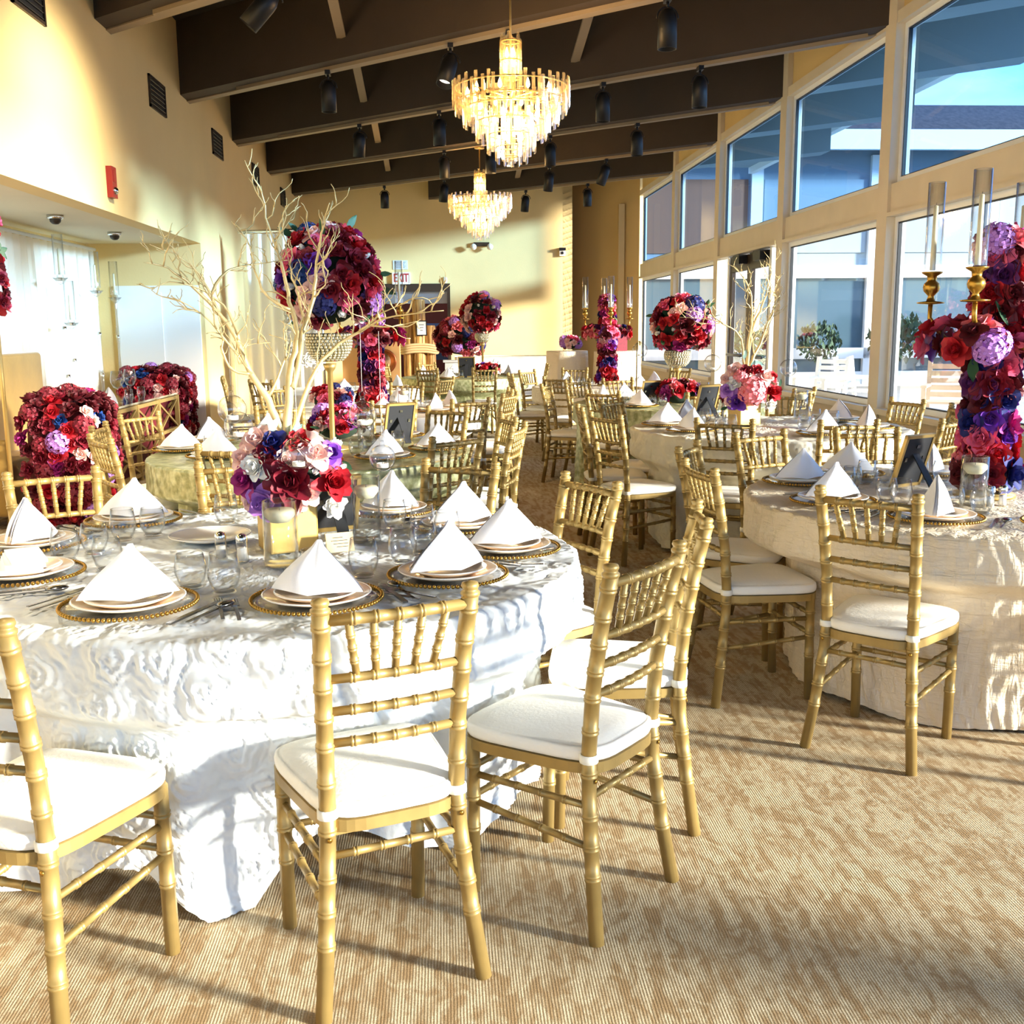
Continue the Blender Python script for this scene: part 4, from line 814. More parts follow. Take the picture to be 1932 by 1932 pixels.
def setting(k, x, y, place, full=False, nap=0.0, flat=False, plates=True, rn=None):
    cx, cy = TAB[k]; a = math.atan2(cy - y, cx - x); z = .783 if k in ('T1', 'T7') else .763
    place = place + ' of the ' + TL[k]
    charger(x, y, z, place)
    if plates:
        dish(x, y, z + .0075, .135, 'plate', 'dinner_plate', 'blush dinner plate ' + place)
        if full: dish(x, y, z + .013, .105, 'plate', 'salad_plate', 'small blush plate ' + place, group='salad plates')
    napkin(x, y, z + (.03 if full else .024), (a - PI / 2) if rn is None else rn, place, 1.0, flat)
    u = Vector((math.cos(a), math.sin(a), 0)); v = Vector((u.y, -u.x, 0)); P = Vector((x, y, 0))
    if full:
        for kind, o, i, w in (('fork', -.20, -.01, 'outer'), ('fork', -.235, .015, 'inner'), ('knife', .195, 0, ''), ('spoon', .225, .02, '')):
            q = P + v * o + u * i; cutlery(kind, q.x, q.y, a - PI / 2 + (.05 if o > 0 else -.04), w, place)
S1 = [(-1.33, 3.38, 'at the far left', None), (-1.12, 3.78, 'at the back left, before the chair,', .1), (-1.19, 2.95, 'at the left edge', None), (-.79, 2.58, 'at the near left', .35), (-.33, 2.59, 'at the near side, behind a chair,', -.25), (.0, 2.82, 'at the near right', .6), (.18, 3.15, 'at the right edge', .3), (.05, 3.54, 'at the back right', .5), (-.21, 3.87, 'at the back, nearest the aisle,', -.5)]
for i, (x, y, pl, rn) in enumerate(S1): setting('T1', x, y, pl, True, flat=(i == 2), rn=rn)
for x, y, h, pl in ((-.583, 2.71, .11, 'tallest, right of the near left napkin'), (-.684, 2.775, .095, 'between the tallest glass and the near left napkin'), (-.977, 3.02, .1, 'behind the near left napkin'), (-1.062, 3.46, .105, 'left one before the back left napkin'), (-.985, 3.53, .095, 'right one before the back left napkin'),
    (-1.14, 3.15, .105, 'right of the far left napkin, front one'), (-1.09, 3.26, .095, 'right of the far left napkin, rear one'), (-.78, 3.72, .105, 'left of the front flowers, at the back'), (-.36, 2.79, .095, 'right behind the near side napkin'), (-.233, 2.86, .11, 'between the near side and near right napkins'), (-.131, 3.02, .11, 'behind the near right napkin, taller'), (-.075, 3.15, .095, 'behind the near right napkin, shorter'), (-.08, 3.40, .11, 'left of the right edge napkin, taller'), (-.0, 3.35, .095, 'left of the right edge napkin, shorter'), (-.18, 3.567, .1, 'right of the water vase at the back')):
    tumbler(x, y, 'on the front table, ' + pl, h)
dish(-.775, 3.43, .783, .13, 'china', 'bread_plate', 'empty white plate left of the front gold vase', group='serving plates')
S2 = {'T2': [(-1.55, 6.25, 'at the left'), (-1.48, 6.75, 'at the far left'), (-1.27, 5.89, 'at the near left'), (-1.15, 7.0, 'at the back'), (-.33, 5.72, 'at the near right'), (-.3, 6.85, 'at the back right'), (-.05, 6.1, 'at the right'), (-.8, 5.42, 'at the near side')],
      'T3': [(-.08, 8.9, 'at the right'), (.05, 9.35, 'at the far right'), (-.42, 9.85, 'at the back'), (-.9, 9.8, 'at the back left'), (-.5, 8.5, 'at the near side')], 'T9': [(-.68, 12.0, 'at the near right'), (-.55, 12.5, 'at the right'), (-1.1, 11.65, 'at the near side')],
      'T4': [(.05, 14.65, 'at the near side'), (.16, 15.95, 'at the back'), (-.3, 15.6, 'at the left'), (.95, 15.5, 'at the right')], 'T5': [(1.42, 12.0, 'at the near left'), (1.5, 12.85, 'at the back left'), (2.2, 11.8, 'at the near side'), (2.55, 12.7, 'at the right')],
      'T6': [(1.5, 9.9, 'at the left'), (1.75, 10.15, 'at the back left'), (2.15, 10.25, 'at the back'), (1.7, 9.1, 'at the near left'), (2.7, 9.9, 'at the right')],
      'T7': [(1.52, 7.15, 'at the left'), (1.75, 7.5, 'at the far left'), (1.6, 6.72, 'at the near left'), (2.8, 7.3, 'at the far right'), (2.77, 6.72, 'at the right'), (2.35, 6.38, 'at the near side')],
      'T8': [(1.58, 4.55, 'at the far left'), (1.53, 4.02, 'at the left'), (1.88, 4.77, 'at the back left'), (2.27, 4.75, 'at the back, by the frame,'), (1.76, 3.62, 'at the near side'), (2.05, 3.5, 'at the near right, partly cut off,'), (2.75, 4.5, 'at the right')]}
RN = {('T8', 0): .15, ('T8', 1): .2, ('T8', 2): -.5, ('T8', 3): 1.2, ('T8', 4): 1.15, ('T7', 2): -.9, ('T7', 0): -.1, ('T2', 0): 0.05, ('T2', 2): .2, ('T2', 4): .6, ('T2', 6): .2}
for k, L in S2.items():
    for i, (x, y, pl) in enumerate(L):
        if k == 'T8' and i == 5: charger(x + .12, y - .05, .762, 'at the near right, cut off, of the ' + TL[k]); continue
        setting(k, x, y, pl, k == 'T8' and i in (1, 4), plates=True, rn=RN.get((k, i)))
        cx, cy = TAB[k]
        d = Vector((cx - x, cy - y, 0)).normalized(); v = Vector((d.y, -d.x, 0)); zz = .78 if k == 'T7' else .757
        for q, (o, w) in enumerate(((.05, 'right'), (-.05, 'left'))):
            p = Vector((x, y, 0)) + d * .23 + v * (o + .06); tumbler(p.x, p.y, '%s of the pair %s of the %s' % (w, pl.rstrip(',').replace('at the back, by the frame', 'at the back'), TL[k]), .105 - .01 * q, zz)
def cyl_vase(x, y, label, h=.2, r=.05, z=.757):
    t = thing('cylinder_vase', 'clear glass cylinder vase of water ' + label, 'vase', (x, y, z), 0, 'floating candle vases'); key = '%.2f_%.3f' % (h, r)
    obj('wall', cached('cyl' + key, lambda: MB().lathe([(0, 0), (r, 0), (r, h), (r - .003, h), (r - .003, .012), (0, .012)], 32)), 'ware', t); obj('water', cached('wat' + key, lambda: MB().lathe([(0, .013), (r - .004, .013), (r - .004, h * .74), (0, h * .74)], 28)), 'water', t)
    obj('rim', cached('cylrim' + key, lambda: MB().tube([((r - .0015) * math.cos(2 * PI * q / 28), (r - .0015) * math.sin(2 * PI * q / 28), h) for q in range(28)], .0018, 5, closed=True)), 'ware', t)
    c = thing('floating_candle', 'round cream floating candle in the vase ' + label, 'candle', (x, y, z + h * .68), 0, 'floating candles'); w = r * .9
    obj('wax', cached('flo' + key, lambda: MB().lathe([(0, -.005), (w * .6, -.002), (w, .018), (w, .03), (w * .85, .036), (0, .032)], 24)), 'wax', c); obj('wick', cached('flowick', lambda: MB().tube([(0, 0, .03), (.001, 0, .042)], .001, 5)), 'ink', c)
for a in ((-.485, 3.04, 'before the front gold cube vase', .19, .05, .78), (-.259, 3.37, 'right of the front gold cube vase', .21, .045, .78), (-.47, 6.26, 'before the picture frame on the green table', .2, .05), (-.78, 6.75, 'left of the bowl stand on the green table', .2, .045), (2.02, 3.86, 'before the candelabra on the right ivory table', .2, .05), (2.05, 7.48, 'left of the gold cube vase by the window', .18, .05, .78), (2.62, 7.6, 'right of the gold cube vase by the window', .2, .05, .78), (2.3, 9.25, 'under the tall bouquet by the windows', .2, .05), (-.35, 9.1, 'on the third table on the left', .2, .05)): cyl_vase(*a)
def globe(p, r, label, top):
    t = thing('hanging_globe', 'clear glass globe with tealight, ' + label, 'candle holder', p, 0, 'hanging glass globes'); n, m = 20, 14; vs = []; fs = []
    obj('globe', cached('globe%.3f' % r, lambda: MB().lathe([(r * math.sin(PI * q / 18) , -r * math.cos(PI * q / 18)) for q in range(0, 18)] + [(.008, r * .99), (.006, r + .012), (0, r + .014)], 22)), 'clearware', t)
    obj('opening', cached('globehole%.3f' % r, lambda: MB().tube([(r * .45 * math.cos(2 * PI * q / 20), -r * .9, r * .45 * math.sin(2 * PI * q / 20)) for q in range(20)], .0032, 5, closed=True)), 'ware', t)
    obj('loop', cached('globeloop', lambda: MB().tube([(.008 * math.cos(2 * PI * q / 14), 0, .008 * math.sin(2 * PI * q / 14)) for q in range(14)], .002, 5, closed=True)), 'ware', t, (0, 0, r + .02))
    if top > p[2] + r: obj('cord', MB().tube([(0, 0, r + .028), (0, 0, top - p[2])], .0007, 4), 'plastic', t)
    c = thing('tealight', 'white tealight inside the glass globe, ' + label, 'candle', (p[0], p[1], p[2] - r * .72), 0, 'tealights')
    obj('cup', cached('tealight', lambda: MB().lathe([(0, 0), (.019, 0), (.019, .014), (.0175, .014), (.0175, .011), (0, .011)], 16)), 'china', c); obj('wick', cached('teawick', lambda: MB().tube([(0, 0, .011), (0, 0, .02)], .001, 4)), 'ink', c)
globe((-.66, 3.32, 1.215), .045, 'highest, left of the front branches', 1.42); globe((-.67, 3.46, 1.15), .047, 'lower left of the front branches', 1.40); globe((-.26, 3.36, 1.19), .044, 'right of the front branches, over the frame', 1.47); globe((-.435, 3.12, 1.095), .05, 'over the red peony of the front flowers', 1.35); globe((-.2, 3.32, 1.055), .042, 'lowest, right of the red peony', 1.45)
globe((1.85, 7.2, 1.2), .06, 'left of the branches by the window', 1.5); globe((2.4, 7.25, 1.16), .06, 'right of the branches by the window', 1.5); globe((1.78, 9.55, 1.24), .07, 'beside the tall bouquet near the windows', 1.28)
ha = thing('globe_hanger', 'thin gold hanger post holding a glass globe on the gold sequin table', 'stand', (1.78, 9.7, .757)); obj('post', MB().tube([(0, 0, 0), (0, 0, .56), (0, -.15, .56), (0, -.15, .525)], .006, 8), 'goldm', ha); obj('base', MB().lathe([(0, 0), (.05, 0), (.05, .008), (0, .01)], 16), 'goldm', ha)
def photo_frame(x, y, rz, label, h=.25, w=.2, z=.757):
    t = thing('picture_frame', label, 'picture frame', (x, y, z), rz, 'picture frames on the tables'); R = Matrix.Rotation(.3, 4, 'X'); T = Matrix.Translation((0, 0, .006))
    def tl(mb): return MB().join(mb, T @ R)
    obj('backing', tl(MB().bx(-w / 2 + .012, w / 2 - .012, -.004, .004, .012, h - .012)), 'velvetblack', t)
    obj('moulding', tl(MB().bx(-w / 2, -w / 2 + .014, -.008, .008, 0, h).bx(w / 2 - .014, w / 2, -.008, .008, 0, h).bx(-w / 2, w / 2, -.008, .008, 0, .014).bx(-w / 2, w / 2, -.008, .008, h - .014, h)), 'goldm', t)
    obj('easel_strut', MB().bar((0, -h * .2, h * .62), (0, -.62 * h, .004), .04, .005), 'velvetblack', t)
    obj('turn_clip', tl(MB().bx(-.01, .01, -.008, -.004, h - .06, h - .045).bx(-w / 2 + .03, -w / 2 + .045, -.008, -.004, h * .5, h * .5 + .02).bx(w / 2 - .045, w / 2 - .03, -.008, -.004, h * .5, h * .5 + .02)), 'steel', t)
photo_frame(-.385, 3.52, .4, 'black backed picture frame behind the front gold cube vase', .2, .17, z=.782); photo_frame(-.3, 6.6, .5, 'black picture frame leaning among the glasses on the green table'); photo_frame(1.99, 4.4, .5, 'gold edged picture frame seen from its black back on the right ivory table', .24, .19)
photo_frame(1.93, 7.76, .5, 'dark picture frame left of the gold cube vase by the window', z=.78); photo_frame(.33, 15.05, -.15, 'dark picture frame on the pale green table before the back wall', .3, .24); photo_frame(1.84, 9.42, .3, 'dark picture frame on the gold sequin table', .22, .18)
def shaker(x, y, label, z=.78):
    t = thing('shaker', label, 'shaker', (x, y, z), 0, 'salt and pepper shakers'); obj('jar', cached('jar', lambda: MB().lathe([(0, 0), (.019, 0), (.02, .004), (.017, .055), (.014, .06), (0, .06)], 6)), 'ware', t); obj('filling', cached('fill', lambda: MB().lathe([(0, .003), (.016, .003), (.0145, .04), (0, .04)], 6)), 'china', t); obj('cap', cached('cap', lambda: MB().lathe([(.017, .058), (.018, .07), (.014, .08), (0, .084)], 12)), 'chrome', t)
shaker(-.68, 3.14, 'glass salt shaker with chrome cap, left of two by the front gold vase'); shaker(-.61, 3.1, 'glass shaker with chrome cap, right of two by the front gold vase'); shaker(2.1, 3.88, 'glass shaker left of two on the right ivory table', .757); shaker(2.16, 3.9, 'glass shaker right of two on the right ivory table', .757)
cdt = thing('menu_card', 'small kraft place card leaning by the front gold vase', 'card', (-.33, 3.19, .782), .35); obj('card', MB().box((0, 0, .03), (.085, .004, .06), tilt=Matrix.Rotation(-.35, 3, 'X')), 'paper', cdt)
for q, (w, z) in enumerate(((.03, .045), (.05, .036), (.045, .027), (.035, .018))): obj('writing', MB().box((-.005 + .004 * q, -.0035 + (z - .03) * .36, z), (w, .0012, .002)), 'ink', cdt)

# ------------------------------------------------------------------ sweetheart table in the alcove
def hedge(label, x, y, seed, dims=(.33, .36, 1.0), n=240, mix=MIX_RED):
    rnd = random.Random(seed); t = thing('flower_hedge', label, 'flowers', (x, y, 0), 0, 'flower covered end blocks'); a, b, h = dims
    def surf(d):
        k = 5.0; m = (abs(d.x) ** k + abs(d.y) ** k + abs(d.z) ** k) ** (-1 / k); return Vector((d.x * m * a, d.y * m * b, h / 2 + d.z * m * h / 2 * .98))
    core = MB().ball((0, 0, 0), 1, 20, 12); core.v = [tuple(Vector((surf(Vector(v)).x * .84, surf(Vector(v)).y * .84, max(.02, surf(Vector(v)).z * .95)))) for v in core.v]; obj('foam_core', core, FM['deepred'], t)
    cnt = 0; pts = []
    while cnt < n * 30 and len(pts) < n:
        cnt += 1; d = Vector((rnd.uniform(-1, 1) * a, rnd.uniform(-1, 1) * b, rnd.uniform(-1, 1) * h / 2))
        ax = rnd.choices((0, 1, 2), (b * h, a * h, a * b * 1.6))[0]; d[ax] = math.copysign((a, b, h / 2)[ax], d[ax] if ax < 2 else 1)
        if (ax == 0 and d[0] < 0) or (ax == 1 and d[1] > 0): continue
        q = Vector((d.x / a, d.y / b, d.z / (h / 2))); p = surf(q)
        if p.z < .06 or any((p - o).length < .082 for o in pts): continue
        pts.append(p); nn = Vector((q.x ** 5, q.y ** 5, q.z ** 5)).normalized(); k, c = pick(mix, rnd)
        flower(k, c, t, tuple(Vector((p.x * .94, p.y * .94, p.z))), nn + Vector((0, 0, .15)), .082 * rnd.uniform(.85, 1.2) * (.75 if c in ('blush', 'cream', 'blue') else 1), rnd)
    return t
hedge('waist high block of burgundy flowers nearest the viewer at the left', -2.83, 8.1, 41, (.29, .34, 1.0))
hedge('waist high block of burgundy flowers at the far end of the sweetheart table', -3.35, 12.56, 42, (.4, .36, 1.02), 230)
sw = thing('sweetheart_table', 'long gold framed table with crossed front bars and mirrored top by the alcove', 'table', (-3.3, 10.86, 0))
obj('mirror_top', MB().bx(-.3, .3, -1.2, 1.2, .745, .765), 'mirror', sw)
fr = MB()
for sx in (-.3, .3):
    for q in range(4):
        yy = -1.18 + q * .787; obj('post', MB().bx(sx - .022, sx + .022, yy - .022, yy + .022, 0, .745), 'gold', sw)
    for z in (.06, .38, .72): obj('rail', MB().bx(sx - .018, sx + .018, -1.2, 1.2, z - .018, z + .018), 'gold', sw)
for q in range(3):
    y0, y1 = -1.16 + q * .787, -1.20 + (q + 1) * .787
    for z0, z1 in ((.08, .36), (.4, .7)):
        obj('cross_bar', MB().bar((.3, y0, z0), (.3, y1, z1), .022, .018), 'gold', sw); obj('cross_bar', MB().bar((.3, y0, z1), (.3, y1, z0), .018, .022), 'gold', sw)
for yy in (-1.18, 1.18):
    for z in (.06, .72): obj('rail', MB().bx(-.3, .3, yy - .018, yy + .018, z - .018, z + .018), 'gold', sw)
    obj('cross_bar', MB().bar((-.28, yy, .08), (.28, yy, .7), .018, .022), 'gold', sw); obj('cross_bar', MB().bar((-.28, yy, .7), (.28, yy, .08), .022, .018), 'gold', sw)
obj('panel', MB().bx(.2, .22, -1.1, 1.1, .05, .7), FM['deepred'], sw, label='deep red panel behind the gold cross bars')
for x, y, rz, pl in ((-3.2, 9.75, 1.3, 'left of two on the mirrored sweetheart table'), (-3.2, 10.3, 1.7, 'right of two on the mirrored sweetheart table')): napkin(x, y, .767, rz, pl, 1.25)
for x, y, pl in ((-3.1, 10.6, 'left of two'), (-3.12, 11.1, 'right of two')):
    tumbler(x, y, pl + ' on the mirrored sweetheart table', .12, .766)
    g = thing('wine_glass', 'large stemmed wine glass %s on the sweetheart table' % pl, 'glass', (x - .12, y + .05, .766), 0, 'wine glasses', scale=1.25)
    obj('bowl', cached('wine', lambda: MB().lathe([(0, .1), (.03, .11), (.05, .15), (.052, .18), (.04, .24), (.0388, .24), (.0505, .18), (.048, .15), (.028, .113), (0, .104)], 24)), 'ware', g); obj('stem', cached('winestem', lambda: MB().lathe([(0, 0), (.036, 0), (.034, .003), (.006, .008), (.004, .09), (.01, .102), (0, .103)], 20)), 'ware', g)
def crystal_stand(label, x, y, top):
    t = thing('crystal_candelabra', label, 'candelabra', (x, y, 0), 0, 'tall crystal candle stands'); g = top - .38
    obj('base', MB().lathe([(0, 0), (.12, 0), (.12, .02), (.05, .035), (.03, .08), (0, .08)], 20), 'ware', t)
    z = .08
    for q in range(4):
        z1 = .08 + (g - .12) * (q + 1) / 4; obj('rod', MB().lathe([(.014, z), (.026, z + .03), (.012, (z + z1) / 2), (.024, z1 - .03), (.014, z1)], 8), 'ware', t); obj('joint', MB().lathe([(.022, z1 - .018), (.022, z1 + .012), (0, z1 + .012)], 12), 'chrome', t); z = z1
    obj('dish', MB().lathe([(.0, g - .1), (.03, g - .08), (.075, g - .03), (.07, g - .03), (.04, g - .06), (.03, g), (0, g)], 16), 'ware', t)
    obj('tube', MB().lathe([(.05, g), (.05, top), (.046, top), (.046, g)], 24), 'ware', t); obj('tube_rim', MB().tube([(.048 * math.cos(2 * PI * q / 24), .048 * math.sin(2 * PI * q / 24), top) for q in range(24)], .003, 5, closed=True), 'ware', t)
    c = thing('taper_candle', 'ivory candle inside the ' + label, 'candle', (x, y, g), 0, 'candles on the crystal stands'); obj('wax', MB().lathe([(0, 0), (.014, 0), (.011, .24), (0, .245)], 10), 'wax', c); obj('wick', MB().tube([(0, 0, .24), (0, 0, .255)], .001, 4), 'ink', c)
crystal_stand('tallest crystal candle stand by the curtain', -3.72, 10.75, 2.38); crystal_stand('short crystal candle stand beside the tallest one', -3.74, 11.02, 1.95); crystal_stand('crystal candle stand in the middle of the curtain', -3.78, 12.0, 2.3); crystal_stand('crystal candle stand before the white door', -3.84, 12.86, 2.25)
th = thing('throne_sofa', 'gold velvet throne sofa with high square back at the left edge', 'sofa', (-3.52, 8.72, 0), PI / 2)
def soft(x0, x1, y0, y1, z0, z1, r=.035):
    bm = bmesh.new(); bmesh.ops.create_cube(bm, size=1)
    for v in bm.verts: v.co = ((x0 + x1) / 2 + v.co.x * (x1 - x0), (y0 + y1) / 2 + v.co.y * (y1 - y0), (z0 + z1) / 2 + v.co.z * (z1 - z0))
    bmesh.ops.bevel(bm, geom=bm.edges[:], offset=r, segments=3, profile=.5, affect='EDGES')
    me = bpy.data.meshes.new('cushion'); bm.to_mesh(me); bm.free(); me.polygons.foreach_set('use_smooth', np.ones(len(me.polygons), bool)); return me
obj('seat', soft(-.78, .78, -.3, .02, .3, .5), 'throne', th); obj('backrest', soft(-.84, .84, 0, .16, .3, 1.28), 'throne', th); obj('base', soft(-.76, .76, -.3, .02, .08, .32), 'throne', th)
obj('armrest', soft(.76, .86, -.32, .08, .1, .68), 'throne', th); obj('armrest', soft(-.86, -.76, -.32, .08, .1, .68), 'throne', th)
for sx in (-.7, .7):
    for sy in (-.24, .0): obj('foot', MB().lathe([(.03, 0), (.035, .1), (0, .1)], 8, (sx, sy, 0)), 'goldm', th)
def drape(y0, y1, z0, z1, amp=.03, wl=.14, n=None):
    n = n or int((y1 - y0) / wl * 10); vs = []; fs = []; m = 8
    for j in range(m + 1):
        t = j / m
        for i in range(n + 1):
            y = y0 + (y1 - y0) * i / n; vs.append((amp * (.5 + .5 * (1 - t)) * math.sin(2 * PI * y / wl + .8 * math.sin(y * 3) + .3 * t) + .015 * math.sin(y * 2.1), y, z0 + (z1 - z0) * t))
    for j in range(m):
        for i in range(n): k = j * (n + 1) + i; fs.append((k, k + 1, k + n + 2, k + n + 1))
    return MB().add(vs, fs)
cu = thing('curtain', 'white gathered sheer curtain covering the alcove wall', 'curtain', (-4.0, 0, 0))
obj('fabric', drape(YN + .3, 12.65, .02, 2.36, .045, .19), 'sheer', cu); obj('rod', MB().tube([(0, YN + .3, 2.38), (0, 12.75, 2.38)], .018, 8), 'white', cu)
lw = thing('lace_backdrop', 'white lace drape backdrop standing behind the front branches', 'backdrop', (-2.6, 14.1, 0), -.28)
obj('lace_panel', MB().add([(y, x, z) for x, y, z in drape(.02, 1.05, .02, 2.66, .05, .17).v], drape(.02, 1.05, .02, 2.66, .05, .17).f), 'lace', lw); obj('crossbar', MB().tube([(0, 0, 2.69), (1.08, 0, 2.69)], .02, 8), 'chrome', lw)
for x in (.02, 1.06): obj('upright', MB().tube([(x, .1, 0), (x, .1, 2.69)], .018, 8), 'chrome', lw)
for x in (.02, 1.06): obj('base_plate', MB().bx(x - .18, x + .18, -.1, .3, 0, .012), 'chrome', lw)
rnd0 = random.Random(77)
fb = thing('white_floral_swag', 'swag of white flowers on the lace backdrop behind the big bouquet', 'flowers', (-1.75, 13.7, 1.5)); obj('foam_core', MB().ball((0, 0, .1), .16, 10, 8, (1, .6, 3.4)), 'cushion', fb)
for q in range(46):
    z = -.5 + 1.25 * q / 46; a = rnd0.uniform(PI, 2 * PI); flower(rnd0.choice(('rose', 'peony', 'hydrangea', 'bud')), 'cream', fb, (.2 * math.cos(a), .14 * math.sin(a), z), (math.cos(a), math.sin(a) - .4, .2), .1, rnd0)
ga = thing('floral_garland', 'garland of red and pink flowers cut off by the left edge', 'flowers', (-2.78, 7.0, 0)); obj('pole', MB().tube([(-.08, .05, 0), (-.08, .05, 2.4)], .015, 8), 'goldm', ga)
for q in range(26):
    kk = rnd0.choice((('peony', 'deepred'), ('rose', 'red'), ('peony', 'pink'), ('hydrangea', 'burgundy'), ('rose', 'burgundy'))); a = rnd0.uniform(0, 6.28); flower(kk[0], kk[1], ga, (-.06 + .06 * math.cos(a), .05 * math.sin(a), 1.6 + .62 * q / 26), (math.cos(a), math.sin(a) - .3, .1), .06, rnd0)
for q in range(5): flower('leaf', 'stem', ga, (-.02, 0, 1.95 + .05 * q), (1, -.4, .5), .07, rnd0)
for i, (y, w) in enumerate(((9.85, 'nearer the viewer'), (11.56, 'farther, near the curtain end'))):
    t = thing('ceiling_dome', 'small chrome dome fitting under the alcove soffit, ' + w, 'dome camera', (-3.41, y, 2.47), 0, 'dome fittings under the soffit'); obj('base', MB().lathe([(0, 0), (.07, 0), (.07, -.03), (.05, -.035), (0, -.035)], 20), 'chrome', t); obj('dome', MB().lathe([(.05, -.035), (.045, -.06), (.025, -.078), (0, -.082)], 18), 'bronze', t)
st = thing('fire_strobe', 'red fire alarm strobe on the left wall above the alcove', 'fire alarm', (XL, 9.64, 2.72)); obj('body', MB().bx(0, .05, -.065, .065, -.13, .13), 'redplastic', st); obj('strobe_lens', MB().ball((.05, 0, -.07), .04, 12, 8, (.7, 1.2, .8)), 'chrome', st); obj('grille', MB().bx(.05, .056, -.035, .035, .0, .1), 'redplastic', st)

# ------------------------------------------------------------------ back wall
def text(name, body, size, mat, parent, loc, rot=(PI / 2, 0, 0)):
    c = bpy.data.curves.new(name, 'FONT'); c.body = body; c.size = size; c.align_x = 'CENTER'; c.align_y = 'CENTER'; c.extrude = .002; c.offset = .004
    o = bpy.data.objects.new(name, c); me = bpy.data.meshes.new_from_object(o); bpy.data.objects.remove(o); return obj(name, me, mat, parent, loc, rot)
ex = thing('exit_sign', 'white EXIT sign with red letters above the doorway', 'sign', (-.84, YB, 2.46)); obj('housing', MB().bx(-.18, .18, -.05, 0, -.12, .12), 'plainwhite', ex); obj('face_rim', MB().bx(-.18, .18, -.056, -.05, .105, .12).bx(-.18, .18, -.056, -.05, -.12, -.105).bx(-.18, -.165, -.056, -.05, -.105, .105).bx(.165, .18, -.056, -.05, -.105, .105), 'plastic', ex)
e = text('lettering', 'EXIT', .24, 'signred', ex, (0, -.053, 0)); e.scale = (.62, 1, 1)
no = thing('notice_sign', 'small pale blue notice above the EXIT sign', 'sign', (-.85, YB, 2.73)); obj('plate', MB().bx(-.15, .15, -.01, 0, -.09, .09), pbr('notice_blue', '#d4dde0', .5), no)
for q in range(5): obj('writing', MB().box((.0, -.0105, .055 - .027 * q), (.22 - .03 * (q % 3), .002, .009)), 'alu' if q > 9 else 'greyleg', no)
em = thing('emergency_light', 'two headed emergency light on the back wall under the chandelier', 'light fixture', (.82, YB, 3.11)); obj('body', MB().bx(-.16, .16, -.07, 0, -.02, .06), 'bronze', em)
for sx in (-.17, .17): h_ = obj('lamp_head', MB().lathe([(0, 0), (.055, .01), (.065, .06), (0, .065)], 14), 'plastic', em, (sx, -.09, -.02), (PI / 2 + .3, 0, 0))
tm = thing('wall_speaker', 'small dark and white box high on the right of the back wall', 'speaker', (2.49, YB, 2.97)); obj('body', MB().bx(-.06, .06, -.06, 0, -.08, .08), 'plastic', tm); obj('hood', MB().bx(-.065, .065, -.1, 0, .03, .085), 'black', tm); obj('eye', MB().lathe([(0, 0), (.03, 0), (.03, .012), (0, .012)], 12), 'black', tm, (0, -.06, -.02), (PI / 2, 0, 0))
sm = thing('wall_sensor', 'small white round sensor right of the doorway top', 'sensor', (.06, YB, 2.42)); obj('body', MB().ball((0, -.02, 0), .06, 14, 8, (.8, .6, 1.1)), 'plastic', sm); obj('base', MB().bx(-.04, .04, -.012, 0, -.05, .05), 'plastic', sm)
def log(x, y, h, r, label):
    t = thing('wooden_post', label, 'post', (x, y, 0), 0, 'wooden pilings'); rnd = random.Random(int(h * 100)); n = 16
    obj('trunk', MB().lathe([(r * 1.03, 0), (r, h * .3), (r * .98, h * .7), (r * .97, h - .015), (r * .9, h), (0, h)], n), 'wood', t)
    for q in range(5): obj('bark_ridge', MB().tube([((r - .004) * math.cos(q * 1.26 + .2 * z), (r - .004) * math.sin(q * 1.26 + .2 * z), z) for z in (0.02, h * .3, h * .6, h - .03)], .012, 5), 'wood', t)
log(-.64, 20.1, 1.75, .11, 'left one of the three wooden pilings tied with rope'); log(-.45, 20.05, 1.98, .12, 'tallest wooden piling with a framed notice, in the middle'); log(-.25, 20.1, 1.5, .1, 'shortest wooden piling, on the right')
rp = thing('rope_wrap', 'thick tan rope wound around the three wooden pilings', 'rope', (0, 0, 0))
for q in range(4):
    z = 1.0 + .045 * q; pts = []
    for i in range(40):
        a = 2 * PI * i / 40; pts.append((-.445 + .345 * math.copysign(abs(math.cos(a)) ** .7, math.cos(a)), 20.08 + .16 * math.copysign(abs(math.sin(a)) ** .7, math.sin(a)), z + .015 * math.sin(3 * a)))
    obj('strand', MB().tube(pts, .024, 7, closed=True), 'rope', rp)
nf = thing('framed_notice', 'small black framed white notice on the middle wooden piling', 'sign', (-.4, 19.915, 1.45)); obj('frame', MB().bx(-.1, .1, -.015, 0, -.14, .14), 'black', nf); obj('sheet', MB().bx(-.08, .08, -.018, -.012, -.12, .12), 'plainwhite', nf)
for q in range(3): obj('writing', MB().box((0, -.019, .06 - .05 * q), (.09 - .02 * q, .002, .012)), 'ink', nf)
rc = thing('reception_counter', 'tan counter with a round emblem left of the wooden pilings', 'counter', (-1.35, 20.9, 0)); obj('body', MB().bx(-.6, .5, -.3, .3, .1, 1.25), 'tan', rc); obj('top', MB().bx(-.64, .54, -.34, .34, 1.25, 1.3), 'black', rc); obj('kick_plate', MB().bx(-.6, .5, -.26, .3, 0, .1), 'black', rc)
obj('round_emblem', MB().lathe([(0, 0), (.24, 0), (.24, .03), (.2, .035), (.2, .02), (0, .02)], 36), 'redgoldtrim', rc, (.2, -.3, .82), (PI / 2, 0, 0)); obj('emblem_face', MB().lathe([(0, .021), (.17, .021), (0, .024)], 32), 'tan', rc, (.16, -.3, .82), (PI / 2, 0, 0))
